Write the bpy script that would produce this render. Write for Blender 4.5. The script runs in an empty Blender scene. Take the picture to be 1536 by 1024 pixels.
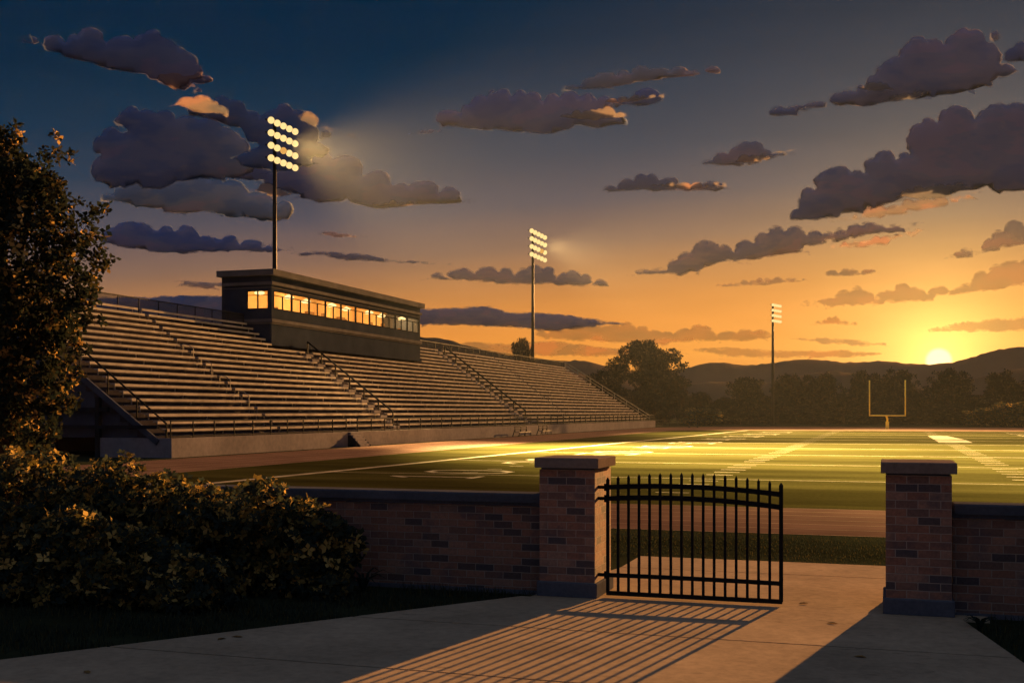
import bpy, bmesh, math, random
import numpy as np
from mathutils import Vector, Matrix
from mathutils.geometry import delaunay_2d_cdt

sc = bpy.context.scene
col = sc.collection
R = math.radians
PI = math.pi
random.seed(7)
rng = np.random.default_rng(11)

# ------------------------------------------------------------------ camera frame
H = 2.6                       # eye height
F = 1700.0                    # focal length in photo pixels (1536 wide)
HOR = 618.0                   # horizon row
YAW = math.atan(563.0 / F)    # the pitch axis (+Y) meets the horizon right of centre
SA, CA = math.sin(YAW), math.cos(YAW)


def ray(px):
    t = (px - 768.0) / F
    return -SA + CA * t, CA + SA * t


def at_y(px, y):              # plan point seen in column px on the line Y = y
    n, d = ray(px)
    return Vector((y * n / d, y, 0)), y / d


def at_d(px, d):
    n, e = ray(px)
    return Vector((d * n, d * e, 0))


def at_row(px, py, z=0.0):
    return at_d(px, (H - z) * F / (py - HOR))


def height(py, d):
    return H + (HOR - py) / F * d


# ------------------------------------------------------------------ materials
EXPO = 2.2
GAIN = 2.0 ** EXPO


def lin(r, g, b):
    def f(c):
        c /= 255.0
        return c / 12.92 if c <= 0.04045 else ((c + 0.055) / 1.055) ** 2.4
    return (f(r), f(g), f(b))


class Nodes:
    def __init__(self, m):
        m.use_nodes = True
        self.t = m.node_tree
        self.t.nodes.clear()

    def n(self, kind, **kw):
        nd = self.t.nodes.new(kind)
        for k, v in kw.items():
            if k.startswith('i_'):
                nd.inputs[k[2:].replace('_', ' ')].default_value = v
            else:
                setattr(nd, k, v)
        return nd

    def l(self, a, b):
        self.t.links.new(a, b)

    def math(self, op, a, b=None, c=None):
        nd = self.t.nodes.new('ShaderNodeMath')
        nd.operation = op
        for i, v in enumerate((a, b, c)):
            if v is None:
                continue
            if isinstance(v, (int, float)):
                nd.inputs[i].default_value = v
            else:
                self.l(v, nd.inputs[i])
        return nd.outputs[0]

    def mixc(self, f, a, b, mode='MIX'):
        nd = self.t.nodes.new('ShaderNodeMix')
        nd.data_type = 'RGBA'
        nd.blend_type = mode
        for i, v in ((0, f), (6, a), (7, b)):
            if isinstance(v, (int, float)):
                nd.inputs[i].default_value = v
            elif isinstance(v, tuple):
                nd.inputs[i].default_value = (*v, 1) if len(v) == 3 else v
            else:
                self.l(v, nd.inputs[i])
        return nd.outputs[2]

    def ramp(self, f, stops, interp='LINEAR'):
        nd = self.t.nodes.new('ShaderNodeValToRGB')
        cr = nd.color_ramp
        cr.interpolation = interp
        while len(cr.elements) < len(stops):
            cr.elements.new(0.5)
        for e, (p, c) in zip(cr.elements, stops):
            e.position = p
            e.color = (*c, 1) if len(c) == 3 else c
        self.l(f, nd.inputs[0])
        return nd.outputs[0]

    def noise(self, vec, scale, detail=4, rough=0.55):
        nd = self.n('ShaderNodeTexNoise')
        nd.inputs['Scale'].default_value = scale
        nd.inputs['Detail'].default_value = detail
        nd.inputs['Roughness'].default_value = rough
        self.l(vec, nd.inputs['Vector'])
        return nd.outputs[0]


def pmat(name, c, rough=0.7, var=0.3, scale=2.0, bump=0.0, bscale=30.0, metal=0.0, spec=0.0, trans=0.0, world=False):
    m = bpy.data.materials.new(name)
    N = Nodes(m)
    out = N.n('ShaderNodeOutputMaterial')
    p = N.n('ShaderNodeBsdfPrincipled')
    tc = N.n('ShaderNodeTexCoord')
    vec = tc.outputs['Object']
    if world:
        vec = N.n('ShaderNodeNewGeometry').outputs['Position']
    f = N.noise(vec, scale)
    dk = tuple(x * (1 - var) for x in c)
    lt = tuple(min(1, x * (1 + var)) for x in c)
    colr = N.ramp(f, [(0.3, dk), (0.7, lt)])
    N.l(colr, p.inputs['Base Color'])
    p.inputs['Roughness'].default_value = rough
    p.inputs['Metallic'].default_value = metal
    p.inputs['Specular IOR Level'].default_value = spec
    if bump:
        b = N.n('ShaderNodeBump')
        b.inputs['Strength'].default_value = bump
        b.inputs['Distance'].default_value = 0.02
        N.l(N.noise(vec, bscale, 6), b.inputs['Height'])
        N.l(b.outputs[0], p.inputs['Normal'])
    if trans:
        tr = N.n('ShaderNodeBsdfTranslucent')
        N.l(colr, tr.inputs[0])
        mx = N.n('ShaderNodeMixShader')
        mx.inputs[0].default_value = trans
        N.l(p.outputs[0], mx.inputs[1])
        N.l(tr.outputs[0], mx.inputs[2])
        N.l(mx.outputs[0], out.inputs[0])
    else:
        N.l(p.outputs[0], out.inputs[0])
    return m


def emat(name, c, s):
    m = bpy.data.materials.new(name)
    N = Nodes(m)
    out = N.n('ShaderNodeOutputMaterial')
    e = N.n('ShaderNodeEmission')
    e.inputs[0].default_value = (*c, 1)
    e.inputs[1].default_value = s
    N.l(e.outputs[0], out.inputs[0])
    return m


def brick_mat(name, bw, bh, dark):
    m = bpy.data.materials.new(name)
    N = Nodes(m)
    out = N.n('ShaderNodeOutputMaterial')
    p = N.n('ShaderNodeBsdfPrincipled')
    tc = N.n('ShaderNodeTexCoord')
    geo = N.n('ShaderNodeNewGeometry')
    so = N.n('ShaderNodeSeparateXYZ')
    N.l(tc.outputs['Object'], so.inputs[0])
    sn = N.n('ShaderNodeSeparateXYZ')
    N.l(geo.outputs['True Normal'], sn.inputs[0])
    side = N.math('GREATER_THAN', N.math('ABSOLUTE', sn.outputs[0]), 0.5)
    u = N.math('ADD', N.math('MULTIPLY', so.outputs[0], N.math('SUBTRACT', 1.0, side)),
               N.math('MULTIPLY', N.math('ADD', so.outputs[1], bw * 0.37), side))
    cv = N.n('ShaderNodeCombineXYZ')
    N.l(u, cv.inputs[0])
    N.l(so.outputs[2], cv.inputs[1])
    # slightly wavy courses
    wob = N.n('ShaderNodeTexNoise', i_Scale=5.0)
    N.l(tc.outputs['Object'], wob.inputs['Vector'])
    va = N.n('ShaderNodeVectorMath', operation='MULTIPLY_ADD')
    N.l(wob.outputs[1], va.inputs[0])
    va.inputs[1].default_value = (0.014, 0.014, 0)
    N.l(cv.outputs[0], va.inputs[2])
    b = N.n('ShaderNodeTexBrick')
    b.inputs['Scale'].default_value = 1.0
    b.inputs['Brick Width'].default_value = bw
    b.inputs['Row Height'].default_value = bh
    b.inputs['Mortar Size'].default_value = 0.0065
    b.inputs['Mortar Smooth'].default_value = 0.25
    b.inputs['Color1'].default_value = (0, 0, 0, 1)
    b.inputs['Color2'].default_value = (1, 1, 1, 1)
    b.inputs['Mortar'].default_value = (0.5, 0.5, 0.5, 1)
    N.l(va.outputs[0], b.inputs['Vector'])
    k = dark
    tone = N.ramp(b.outputs['Color'], [
        (0.0, (0.07 * k, 0.06 * k, 0.066 * k)), (0.10, (0.10 * k, 0.07 * k, 0.066 * k)),
        (0.18, (0.17 * k, 0.10 * k, 0.08 * k)), (0.45, (0.235 * k, 0.115 * k, 0.08 * k)),
        (0.7, (0.29 * k, 0.145 * k, 0.10 * k)), (0.85, (0.24 * k, 0.15 * k, 0.115 * k)),
        (1.0, (0.33 * k, 0.175 * k, 0.12 * k))])
    n1 = N.noise(tc.outputs['Object'], 26, 6, 0.65)
    tone = N.mixc(0.5, tone, N.ramp(n1, [(0.3, (0.45, 0.45, 0.47)), (0.7, (1.35, 1.3, 1.25))]), 'MULTIPLY')
    # soot and damp stains with a shape of their own
    n2 = N.noise(tc.outputs['Object'], 2.3, 5, 0.6)
    tone = N.mixc(N.ramp(n2, [(0.52, (0, 0, 0)), (0.66, (0.6, 0.6, 0.6))]), tone, (0.06, 0.06, 0.075))
    colr = N.mixc(b.outputs['Fac'], tone, (0.29 * k, 0.23 * k, 0.19 * k))
    N.l(colr, p.inputs['Base Color'])
    p.inputs['Roughness'].default_value = 0.9
    p.inputs['Specular IOR Level'].default_value = 0.2
    hgt = N.math('ADD', N.math('MULTIPLY', N.math('SUBTRACT', 1.0, b.outputs['Fac']), 1.0),
                 N.math('MULTIPLY', n1, 0.5))
    bp = N.n('ShaderNodeBump')
    bp.inputs['Strength'].default_value = 0.8
    bp.inputs['Distance'].default_value = 0.012
    N.l(hgt, bp.inputs['Height'])
    N.l(bp.outputs[0], p.inputs['Normal'])
    N.l(p.outputs[0], out.inputs[0])
    return m


def concrete_mat(name, c, k=1.0):
    m = bpy.data.materials.new(name)
    N = Nodes(m)
    out = N.n('ShaderNodeOutputMaterial')
    p = N.n('ShaderNodeBsdfPrincipled')
    pos = N.n('ShaderNodeNewGeometry').outputs['Position']
    a = N.noise(pos, 0.7 * k, 6, 0.6)
    b = N.noise(pos, 9 * k, 6, 0.7)
    cc = N.ramp(a, [(0.3, tuple(x * 0.78 for x in c)), (0.72, tuple(x * 1.15 for x in c))])
    cc = N.mixc(0.55, cc, N.ramp(b, [(0.35, (0.7, 0.7, 0.7)), (0.62, (1.12, 1.1, 1.08))]), 'MULTIPLY')
    # dark spill stains, stretched across the slab
    mp = N.n('ShaderNodeMapping')
    mp.inputs['Scale'].default_value = (1.3 * k, 2.6 * k, 1)
    N.l(pos, mp.inputs[0])
    s = N.noise(mp.outputs[0], 1.4, 5, 0.62)
    cc = N.mixc(N.ramp(s, [(0.62, (0, 0, 0)), (0.70, (0.5, 0.5, 0.5))]), cc, tuple(x * 0.42 for x in c))
    N.l(cc, p.inputs['Base Color'])
    p.inputs['Roughness'].default_value = 0.85
    p.inputs['Specular IOR Level'].default_value = 0.0
    bp = N.n('ShaderNodeBump')
    bp.inputs['Strength'].default_value = 0.35
    bp.inputs['Distance'].default_value = 0.004
    N.l(N.noise(pos, 60 * k, 4, 0.7), bp.inputs['Height'])
    N.l(bp.outputs[0], p.inputs['Normal'])
    N.l(p.outputs[0], out.inputs[0])
    return m


def turf_mat(name, c, stripes=0.0, width=6.5):
    m = bpy.data.materials.new(name)
    N = Nodes(m)
    out = N.n('ShaderNodeOutputMaterial')
    p = N.n('ShaderNodeBsdfPrincipled')
    pos = N.n('ShaderNodeNewGeometry').outputs['Position']
    mp = N.n('ShaderNodeMapping')
    mp.inputs['Scale'].default_value = (0.16, 0.7, 1)
    N.l(pos, mp.inputs[0])
    a = N.noise(mp.outputs[0], 0.55, 6, 0.6)
    b = N.noise(pos, 7, 5, 0.7)
    cc = N.ramp(a, [(0.3, tuple(x * 0.62 for x in c)), (0.7, tuple(x * 1.3 for x in c))])
    cc = N.mixc(0.6, cc, N.ramp(b, [(0.3, (0.6, 0.62, 0.6)), (0.7, (1.3, 1.28, 1.2))]), 'MULTIPLY')
    if stripes:
        s = N.n('ShaderNodeSeparateXYZ')
        N.l(pos, s.inputs[0])
        fl = N.math('FLOOR', N.math('DIVIDE', s.outputs[1], width))
        od = N.math('MODULO', fl, 2.0)
        cc = N.mixc(N.math('MULTIPLY', od, stripes), cc, (0.5, 0.5, 0.5), 'MULTIPLY')
    N.l(cc, p.inputs['Base Color'])
    p.inputs['Roughness'].default_value = 0.95
    p.inputs['Specular IOR Level'].default_value = 0.0
    bp = N.n('ShaderNodeBump')
    bp.inputs['Strength'].default_value = 0.35
    bp.inputs['Distance'].default_value = 0.02
    N.l(N.noise(pos, 22, 4, 0.7), bp.inputs['Height'])
    N.l(bp.outputs[0], p.inputs['Normal'])
    N.l(p.outputs[0], out.inputs[0])
    return m


def leaf_mat(name, stops, trans=0.35):
    """leaf colours by each spray's own random tone"""
    m = bpy.data.materials.new(name)
    N = Nodes(m)
    out = N.n('ShaderNodeOutputMaterial')
    geo = N.n('ShaderNodeNewGeometry')
    at = N.n('ShaderNodeAttribute', attribute_name='tone')
    f = N.math('ADD', at.outputs['Fac'], N.math('MULTIPLY', N.math('SUBTRACT', geo.outputs['Random Per Island'], .5), .08))
    cc = N.ramp(f, stops)
    d = N.n('ShaderNodeBsdfDiffuse')
    N.l(cc, d.inputs[0])
    tr = N.n('ShaderNodeBsdfTranslucent')
    N.l(cc, tr.inputs[0])
    mx = N.n('ShaderNodeMixShader')
    mx.inputs[0].default_value = trans
    N.l(d.outputs[0], mx.inputs[1])
    N.l(tr.outputs[0], mx.inputs[2])
    N.l(mx.outputs[0], out.inputs[0])
    return m


def cloud_mat(name, c, opacity, trans=0.3):
    m = bpy.data.materials.new(name)
    N = Nodes(m)
    out = N.n('ShaderNodeOutputMaterial')
    pos = N.n('ShaderNodeNewGeometry').outputs['Position']
    at = N.n('ShaderNodeAttribute', attribute_name='thick')
    mp = N.n('ShaderNodeMapping')
    mp.inputs['Scale'].default_value = (1, 1, 2.4)
    N.l(pos, mp.inputs[0])
    nz = N.noise(mp.outputs[0], 0.0042, 3, 0.5)
    cool = (c[0] * .66, c[1] * .80, c[2] * .98)
    warm = (min(1, c[0] * 1.3), c[1] * 1.05, c[2] * 1.0)
    cc = N.ramp(nz, [(0.40, cool), (0.49, c), (0.55, c), (0.60, warm)])
    d = N.n('ShaderNodeBsdfDiffuse')
    N.l(cc, d.inputs[0])
    t = N.n('ShaderNodeBsdfTranslucent')
    N.l(cc, t.inputs[0])
    m1 = N.n('ShaderNodeMixShader')
    m1.inputs[0].default_value = trans
    N.l(d.outputs[0], m1.inputs[1])
    N.l(t.outputs[0], m1.inputs[2])
    tp = N.n('ShaderNodeBsdfTransparent')
    m2 = N.n('ShaderNodeMixShader')
    n2 = N.noise(mp.outputs[0], 0.011, 7, 0.68)
    f = N.math('ADD', N.math('MULTIPLY', at.outputs['Fac'], 1.35), N.math('MULTIPLY', N.math('SUBTRACT', n2, .5), 1.7))
    f = N.ramp(f, [(0.0, (.0, .0, .0)), (0.40, (1, 1, 1))])
    N.l(N.math('MULTIPLY', f, opacity), m2.inputs[0])
    N.l(tp.outputs[0], m2.inputs[1])
    N.l(m1.outputs[0], m2.inputs[2])
    N.l(m2.outputs[0], out.inputs[0])
    return m


def wire_mat(name, c, opacity, scale=18.0):
    m = bpy.data.materials.new(name)
    N = Nodes(m)
    out = N.n('ShaderNodeOutputMaterial')
    p = N.n('ShaderNodeBsdfPrincipled')
    p.inputs['Base Color'].default_value = (*c, 1)
    p.inputs['Roughness'].default_value = 0.5
    p.inputs['Specular IOR Level'].default_value = 0.0
    tp = N.n('ShaderNodeBsdfTransparent')
    mx = N.n('ShaderNodeMixShader')
    mx.inputs[0].default_value = opacity
    N.l(tp.outputs[0], mx.inputs[1])
    N.l(p.outputs[0], mx.inputs[2])
    N.l(mx.outputs[0], out.inputs[0])
    return m


M = {}
M['brick'] = brick_mat('pillar_brick', 0.27, 0.104, 1.08)
M['brick_old'] = brick_mat('weathered_brick', 0.28, 0.104, 0.88)
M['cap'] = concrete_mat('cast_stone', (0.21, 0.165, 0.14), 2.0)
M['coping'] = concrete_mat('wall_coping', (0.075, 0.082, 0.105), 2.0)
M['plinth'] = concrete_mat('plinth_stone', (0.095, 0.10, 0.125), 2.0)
M['path'] = concrete_mat('path_concrete', (0.37, 0.285, 0.19))
M['iron'] = pmat('black_iron', (0.012, 0.013, 0.015), 0.45, 0.3, 12, 0.1, 80, 0.0, 0.0)
M['rail'] = pmat('dark_rail_paint', (0.014, 0.014, 0.016), 0.4, 0.3, 4, 0, 30, 0.3)
M['galv'] = pmat('galvanised_rail', (0.20, 0.19, 0.18), 0.45, 0.25, 3, 0, 30, 0.6)
M['seat'] = pmat('aluminium_bench', (0.36, 0.32, 0.29), 0.6, 0.28, 0.9, 0.05, 14, 0.0, 0.0)
M['deck'] = pmat('stand_deck', (0.04, 0.036, 0.042), 0.8, 0.35, 0.8, 0.1, 9)
M['stand_wall'] = concrete_mat('stand_wall_concrete', (0.20, 0.185, 0.20), 0.35)
M['steel_dark'] = pmat('stand_frame_steel', (0.02, 0.022, 0.027), 0.6, 0.3, 1.2)
M['navy'] = pmat('navy_panel', (0.055, 0.062, 0.085), 0.7, 0.25, 0.7)
M['box_wall'] = pmat('press_box_cladding', (0.030, 0.037, 0.055), 0.75, 0.22, 0.5, 0.08, 6)
M['box_trim'] = pmat('press_box_trim', (0.10, 0.095, 0.10), 0.6, 0.2, 0.8)
M['box_room'] = pmat('press_box_room', (0.55, 0.38, 0.20), 0.85, 0.2, 0.5)
M['box_desk'] = pmat('press_box_desk', (0.16, 0.09, 0.045), 0.6, 0.3, 2)
M['bulb'] = emat('warm_bulb', (1.0, 0.66, 0.25), .5)
M['glass'] = wire_mat('window_glass', (0.5, 0.42, 0.3), 0.10)
M['pole'] = pmat('tower_pole', (0.03, 0.026, 0.024), 0.5, 0.25, 1, 0, 30, 0.4)
M['lens'] = emat('flood_lens', (1.0, 0.68, 0.27), 0.26)
M['lens_warm'] = emat('flood_lens_amber', (1.0, 0.50, 0.12), 0.17)
M['goal'] = pmat('goalpost_yellow', (0.92, 0.74, 0.16), 0.4, 0.12, 2)
M['ground'] = turf_mat('rough_grass', (0.026, 0.031, 0.017))
M['field'] = turf_mat('pitch_turf', (0.038, 0.0365, 0.0125), 0.45, 6.55)
M['track'] = pmat('cinder_track', (0.12, 0.075, 0.058), 0.9, 0.22, 0.35, 0.2, 30, world=True)
M['paint'] = pmat('line_paint', (0.26, 0.235, 0.18), 0.8, 0.3, 0.9, world=True)
M['lane'] = pmat('lane_paint', (0.30, 0.23, 0.17), 0.8, 0.3, 0.9, world=True)
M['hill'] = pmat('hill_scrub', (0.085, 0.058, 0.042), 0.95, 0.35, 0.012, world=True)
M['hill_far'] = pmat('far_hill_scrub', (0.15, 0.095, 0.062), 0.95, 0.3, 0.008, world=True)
M['bark'] = pmat('bark', (0.05, 0.038, 0.028), 0.9, 0.4, 6, 0.6, 20)
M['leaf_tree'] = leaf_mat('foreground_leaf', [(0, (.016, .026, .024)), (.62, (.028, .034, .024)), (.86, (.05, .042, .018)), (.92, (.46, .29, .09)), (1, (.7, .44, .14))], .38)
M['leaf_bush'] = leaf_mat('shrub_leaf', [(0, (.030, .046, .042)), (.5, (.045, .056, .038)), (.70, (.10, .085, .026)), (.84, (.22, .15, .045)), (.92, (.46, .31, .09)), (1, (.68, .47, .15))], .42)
M['leaf_far'] = leaf_mat('distant_leaf', [(0, (.012, .014, .016)), (.8, (.024, .022, .018)), (1, (.07, .045, .02))], .04)
M['dry_leaf'] = pmat('dry_leaf', (.22, .13, .05), .9, .3, 20)
M['blade'] = leaf_mat('grass_blade', [(0, (.022, .034, .028)), (.7, (.036, .046, .028)), (1, (.08, .065, .022))], .3)

# ------------------------------------------------------------------ mesh helpers


class MB:
    def __init__(self):
        self.v, self.f = [], []

    def box(self, x0, x1, y0, y1, z0, z1):
        b = len(self.v)
        self.v += [(x0, y0, z0), (x1, y0, z0), (x1, y1, z0), (x0, y1, z0),
                   (x0, y0, z1), (x1, y0, z1), (x1, y1, z1), (x0, y1, z1)]
        self.f += [tuple(b + i for i in q) for q in
                   ((0, 3, 2, 1), (4, 5, 6, 7), (0, 1, 5, 4), (1, 2, 6, 5), (2, 3, 7, 6), (3, 0, 4, 7))]
        return self

    def cham(self, x0, x1, y0, y1, z0, z1, c):
        """box with chamfered vertical and top edges"""
        b = len(self.v)
        rings = [(0, z0, 1), (0, z1 - c, 1), (c, z1, 1)]
        for ins, z, _ in rings:
            a0, a1, b0, b1 = x0 + ins, x1 - ins, y0 + ins, y1 - ins
            k = c
            self.v += [(a0 + k, b0, z), (a1 - k, b0, z), (a1, b0 + k, z), (a1, b1 - k, z),
                       (a1 - k, b1, z), (a0 + k, b1, z), (a0, b1 - k, z), (a0, b0 + k, z)]
        for r in range(2):
            for i in range(8):
                j = (i + 1) % 8
                self.f.append((b + r * 8 + i, b + r * 8 + j, b + r * 8 + 8 + j, b + r * 8 + 8 + i))
        self.f.append(tuple(b + 16 + i for i in range(8)))
        self.f.append(tuple(b + i for i in reversed(range(8))))
        return self

    def tube(self, pts, r, n=8, r1=None, caps=True):
        pts = [Vector(p) for p in pts]
        m = len(pts)
        b = len(self.v)
        up = None
        for i, p in enumerate(pts):
            d = (pts[min(i + 1, m - 1)] - pts[max(i - 1, 0)]).normalized()
            if up is None:
                up = Vector((0, 0, 1)) if abs(d.z) < 0.9 else Vector((0, 1, 0))
            s = d.cross(up).normalized()
            u = s.cross(d).normalized()
            up = u
            rr = r if r1 is None else r + (r1 - r) * i / max(1, m - 1)
            if isinstance(r, (list, tuple)):
                rr = r[i]
            for k in range(n):
                a = 2 * PI * k / n + PI / n
                q = p + s * (math.cos(a) * rr) + u * (math.sin(a) * rr)
                self.v.append(tuple(q))
        for i in range(m - 1):
            for k in range(n):
                j = (k + 1) % n
                self.f.append((b + i * n + k, b + i * n + j, b + (i + 1) * n + j, b + (i + 1) * n + k))
        if caps:
            self.f.append(tuple(b + k for k in reversed(range(n))))
            self.f.append(tuple(b + (m - 1) * n + k for k in range(n)))
        return self

    def bar(self, p0, p1, w, h=None):
        """square bar from p0 to p1, w wide and h high"""
        h = h or w
        p0, p1 = Vector(p0), Vector(p1)
        d = (p1 - p0).normalized()
        up = Vector((0, 0, 1)) if abs(d.z) < 0.95 else Vector((0, 1, 0))
        s = d.cross(up).normalized() * (w / 2)
        u = s.cross(d).normalized() * (h / 2)
        b = len(self.v)
        for p in (p0, p1):
            for a, c in ((-1, -1), (1, -1), (1, 1), (-1, 1)):
                self.v.append(tuple(p + s * a + u * c))
        for i in range(4):
            j = (i + 1) % 4
            self.f.append((b + i, b + j, b + 4 + j, b + 4 + i))
        self.f += [(b + 3, b + 2, b + 1, b), (b + 4, b + 5, b + 6, b + 7)]
        return self

    def poly(self, pts):
        b = len(self.v)
        self.v += [tuple(p) for p in pts]
        self.f.append(tuple(b + i for i in range(len(pts))))
        return self

    def lathe(self, prof, c, axis, n=14):
        """prof: (radius, offset along axis)"""
        axis = Vector(axis).normalized()
        q = axis.to_track_quat('Z', 'Y')
        b = len(self.v)
        for r, h in prof:
            for k in range(n):
                a = 2 * PI * k / n
                self.v.append(tuple(Vector(c) + q @ Vector((r * math.cos(a), r * math.sin(a), h))))
        for i in range(len(prof) - 1):
            for k in range(n):
                j = (k + 1) % n
                self.f.append((b + i * n + k, b + i * n + j, b + (i + 1) * n + j, b + (i + 1) * n + k))
        self.f.append(tuple(b + k for k in reversed(range(n))))
        self.f.append(tuple(b + (len(prof) - 1) * n + k for k in range(n)))
        return self

    def build(self, name, mat, parent=None, smooth=False, origin=None):
        me = bpy.data.meshes.new(name)
        v = self.v
        if origin is not None:
            o = Vector(origin)
            v = [tuple(Vector(p) - o) for p in v]
        me.from_pydata(v, [], self.f)
        me.validate()
        bm = bmesh.new()
        bm.from_mesh(me)
        bmesh.ops.recalc_face_normals(bm, faces=bm.faces)
        bm.to_mesh(me)
        bm.free()
        me.materials.append(mat)
        if smooth:
            me.polygons.foreach_set('use_smooth', [True] * len(me.polygons))
        ob = bpy.data.objects.new(name, me)
        col.objects.link(ob)
        if origin is not None:
            ob.location = origin
        if parent is not None:
            ob.parent = parent
            ob.matrix_parent_inverse = Matrix.Translation(parent.location).inverted()
            if parent.parent is not None:
                ob.matrix_parent_inverse = Matrix.Translation(parent.location + parent.parent.location).inverted() \
                    if parent.type == 'EMPTY' else Matrix.Identity(4)
        return ob


def tag(o, label=None, cat=None, group=None, kind=None):
    for k, v in (('label', label), ('category', cat), ('group', group), ('kind', kind)):
        if v:
            o[k] = v
    return o


def thing(name, label, cat, loc=(0, 0, 0), group=None):
    e = bpy.data.objects.new(name, None)
    e.empty_display_size = 0.3
    col.objects.link(e)
    e.location = loc
    return tag(e, label, cat, group)


def part(name, mb, mat, parent, smooth=False, label=None):
    """mesh in world coordinates, hung on a thing (or on a part whose transform is identity in world)"""
    me_o = mb.build(name, mat, None, smooth)
    root = parent
    off = Vector((0, 0, 0))
    while root is not None:
        off += root.location
        root = root.parent
    me_o.data.transform(Matrix.Translation(-off))
    me_o.parent = parent
    if label:
        me_o['label'] = label
    return me_o


def np_mesh(name, verts, faces, mat, smooth=False, tone=None):
    verts = np.asarray(verts, dtype=np.float32)
    faces = np.asarray(faces, dtype=np.int32)
    me = bpy.data.meshes.new(name)
    k = faces.shape[1]
    me.vertices.add(len(verts))
    me.vertices.foreach_set('co', verts.ravel())
    me.loops.add(faces.size)
    me.loops.foreach_set('vertex_index', faces.ravel())
    me.polygons.add(len(faces))
    me.polygons.foreach_set('loop_start', np.arange(0, faces.size, k, dtype=np.int32))
    me.update(calc_edges=True)
    me.materials.append(mat)
    if smooth:
        me.polygons.foreach_set('use_smooth', [True] * len(faces))
    if tone is not None:
        me.attributes.new('tone', 'FLOAT', 'FACE').data.foreach_set('value', np.ascontiguousarray(tone, dtype=np.float32))
    return me


def link(name, me, parent=None, loc=(0, 0, 0)):
    o = bpy.data.objects.new(name, me)
    col.objects.link(o)
    o.location = loc
    o.parent = parent
    return o


def leaf_sprays(pts, normals, size, lobes=3, fold=0.35, spread=0.9):
    """pts (n,3): at each point a spray of pointed leaves fanned round a random axis"""
    n = len(pts)
    ax = normals + rng.normal(0, spread, (n, 3))
    ax /= np.linalg.norm(ax, axis=1, keepdims=True) + 1e-9
    ref = rng.normal(0, 1, (n, 3))
    t = np.cross(ax, ref)
    t /= np.linalg.norm(t, axis=1, keepdims=True) + 1e-9
    b = np.cross(ax, t)
    V, Fc = [], []
    sz = size * rng.uniform(0.65, 1.3, (n, 1))
    base = 0
    for k in range(lobes):
        a = 2 * PI * k / lobes + rng.uniform(-0.35, 0.35, (n, 1))
        d = t * np.cos(a) + b * np.sin(a)
        w = np.cross(ax, d)
        tip = d * sz + ax * sz * fold
        m1 = d * sz * 0.55 + w * sz * 0.34 + ax * sz * fold * 0.75
        m2 = d * sz * 0.55 - w * sz * 0.34 + ax * sz * fold * 0.75
        q = np.stack([pts, pts + m1, pts + tip, pts + m2], 1)
        V.append(q.reshape(-1, 3))
        Fc.append(np.arange(n * 4).reshape(n, 4) + base)
        base += n * 4
    return np.concatenate(V), np.concatenate(Fc)


def lobe_points(lobes, n, shell=0.55):
    """random points in a union of ellipsoids, denser near the surface; lobes: (centre, radii)"""
    vol = np.array([r[0] * r[1] * r[2] for _, r in lobes]) ** 0.8
    pick = rng.choice(len(lobes), n, p=vol / vol.sum())
    c = np.array([l[0] for l in lobes])[pick]
    r = np.array([l[1] for l in lobes])[pick]
    d = rng.normal(0, 1, (n, 3))
    d /= np.linalg.norm(d, axis=1, keepdims=True)
    k = rng.uniform(shell ** 3, 1, (n, 1)) ** (1 / 3)
    return c + d * r * k, d


# ------------------------------------------------------------------ ground, field, track, path
def sheet(name, pts, z, mat, kind='structure'):
    o = MB().poly([(x, y, z) for x, y in pts]).build(name, mat)
    o['kind'] = kind
    return o


g = MB()
nx = 40
ext = 840.0
g.poly([(-ext, -60, 0), (ext, -60, 0), (ext, ext, 0), (-ext, ext, 0)])
go = g.build('ground', M['ground'])
go['kind'] = 'structure'


def arc(cx, cy, r, a0, a1, n=14):
    return [(cx + r * math.cos(R(a0 + (a1 - a0) * i / n)), cy + r * math.sin(R(a0 + (a1 - a0) * i / n))) for i in range(n + 1)]


TX0, TX1 = -37.6, -29.0          # straight beside the stand
TY0, TY1 = 24.8, 31.5            # straight behind the gate
FY0, FY1 = 166.0, 206.0          # far bend
# running track: ring built from an outer and an inner rounded rectangle
outer = arc(TX0 + 12, TY0 + 12, 12, 180, 270) + arc(-TX0 - 12, TY0 + 12, 12, 270, 360) + \
    arc(-TX0 - 22, FY1 - 22, 22, 0, 90) + arc(TX0 + 22, FY1 - 22, 22, 90, 180)
inner = arc(TX1 + 6, TY1 + 6, 6, 180, 270) + arc(-TX1 - 6, TY1 + 6, 6, 270, 360) + \
    arc(-TX1 - 8, FY0 - 8, 8, 0, 90) + arc(TX1 + 8, FY0 - 8, 8, 90, 180)
t = MB()
n = len(outer)
for i in range(n):
    j = (i + 1) % n
    t.poly([(*outer[i], 0.004), (*outer[j], 0.004), (*inner[j], 0.004), (*inner[i], 0.004)])
t.build('track', M['track'])['kind'] = 'structure'
ln = MB()
for q in (0.0, 0.17, 0.34, 0.5, 0.67, 0.84, 1.0):
    wv = 0.05
    for i in range(n):
        j = (i + 1) % n

        def mixp(a, b, s):
            return (a[0] + (b[0] - a[0]) * s, a[1] + (b[1] - a[1]) * s, 0.008)
        e = wv / math.dist(outer[i], inner[i])
        e2 = wv / math.dist(outer[j], inner[j])
        q0, q1 = (q, q) if q < 0.99 else (q - e, q - e2)
        if q in (0.17, 0.34, 0.67, 0.84) and (outer[i][1] < 40 and abs(outer[i][0]) < 25.5):
            continue
        ln.poly([mixp(outer[i], inner[i], q0), mixp(outer[j], inner[j], q1),
                 mixp(outer[j], inner[j], q1 + e2), mixp(outer[i], inner[i], q0 + e)])
ln.build('track_lanes', M['lane'])['kind'] = 'structure'
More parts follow.
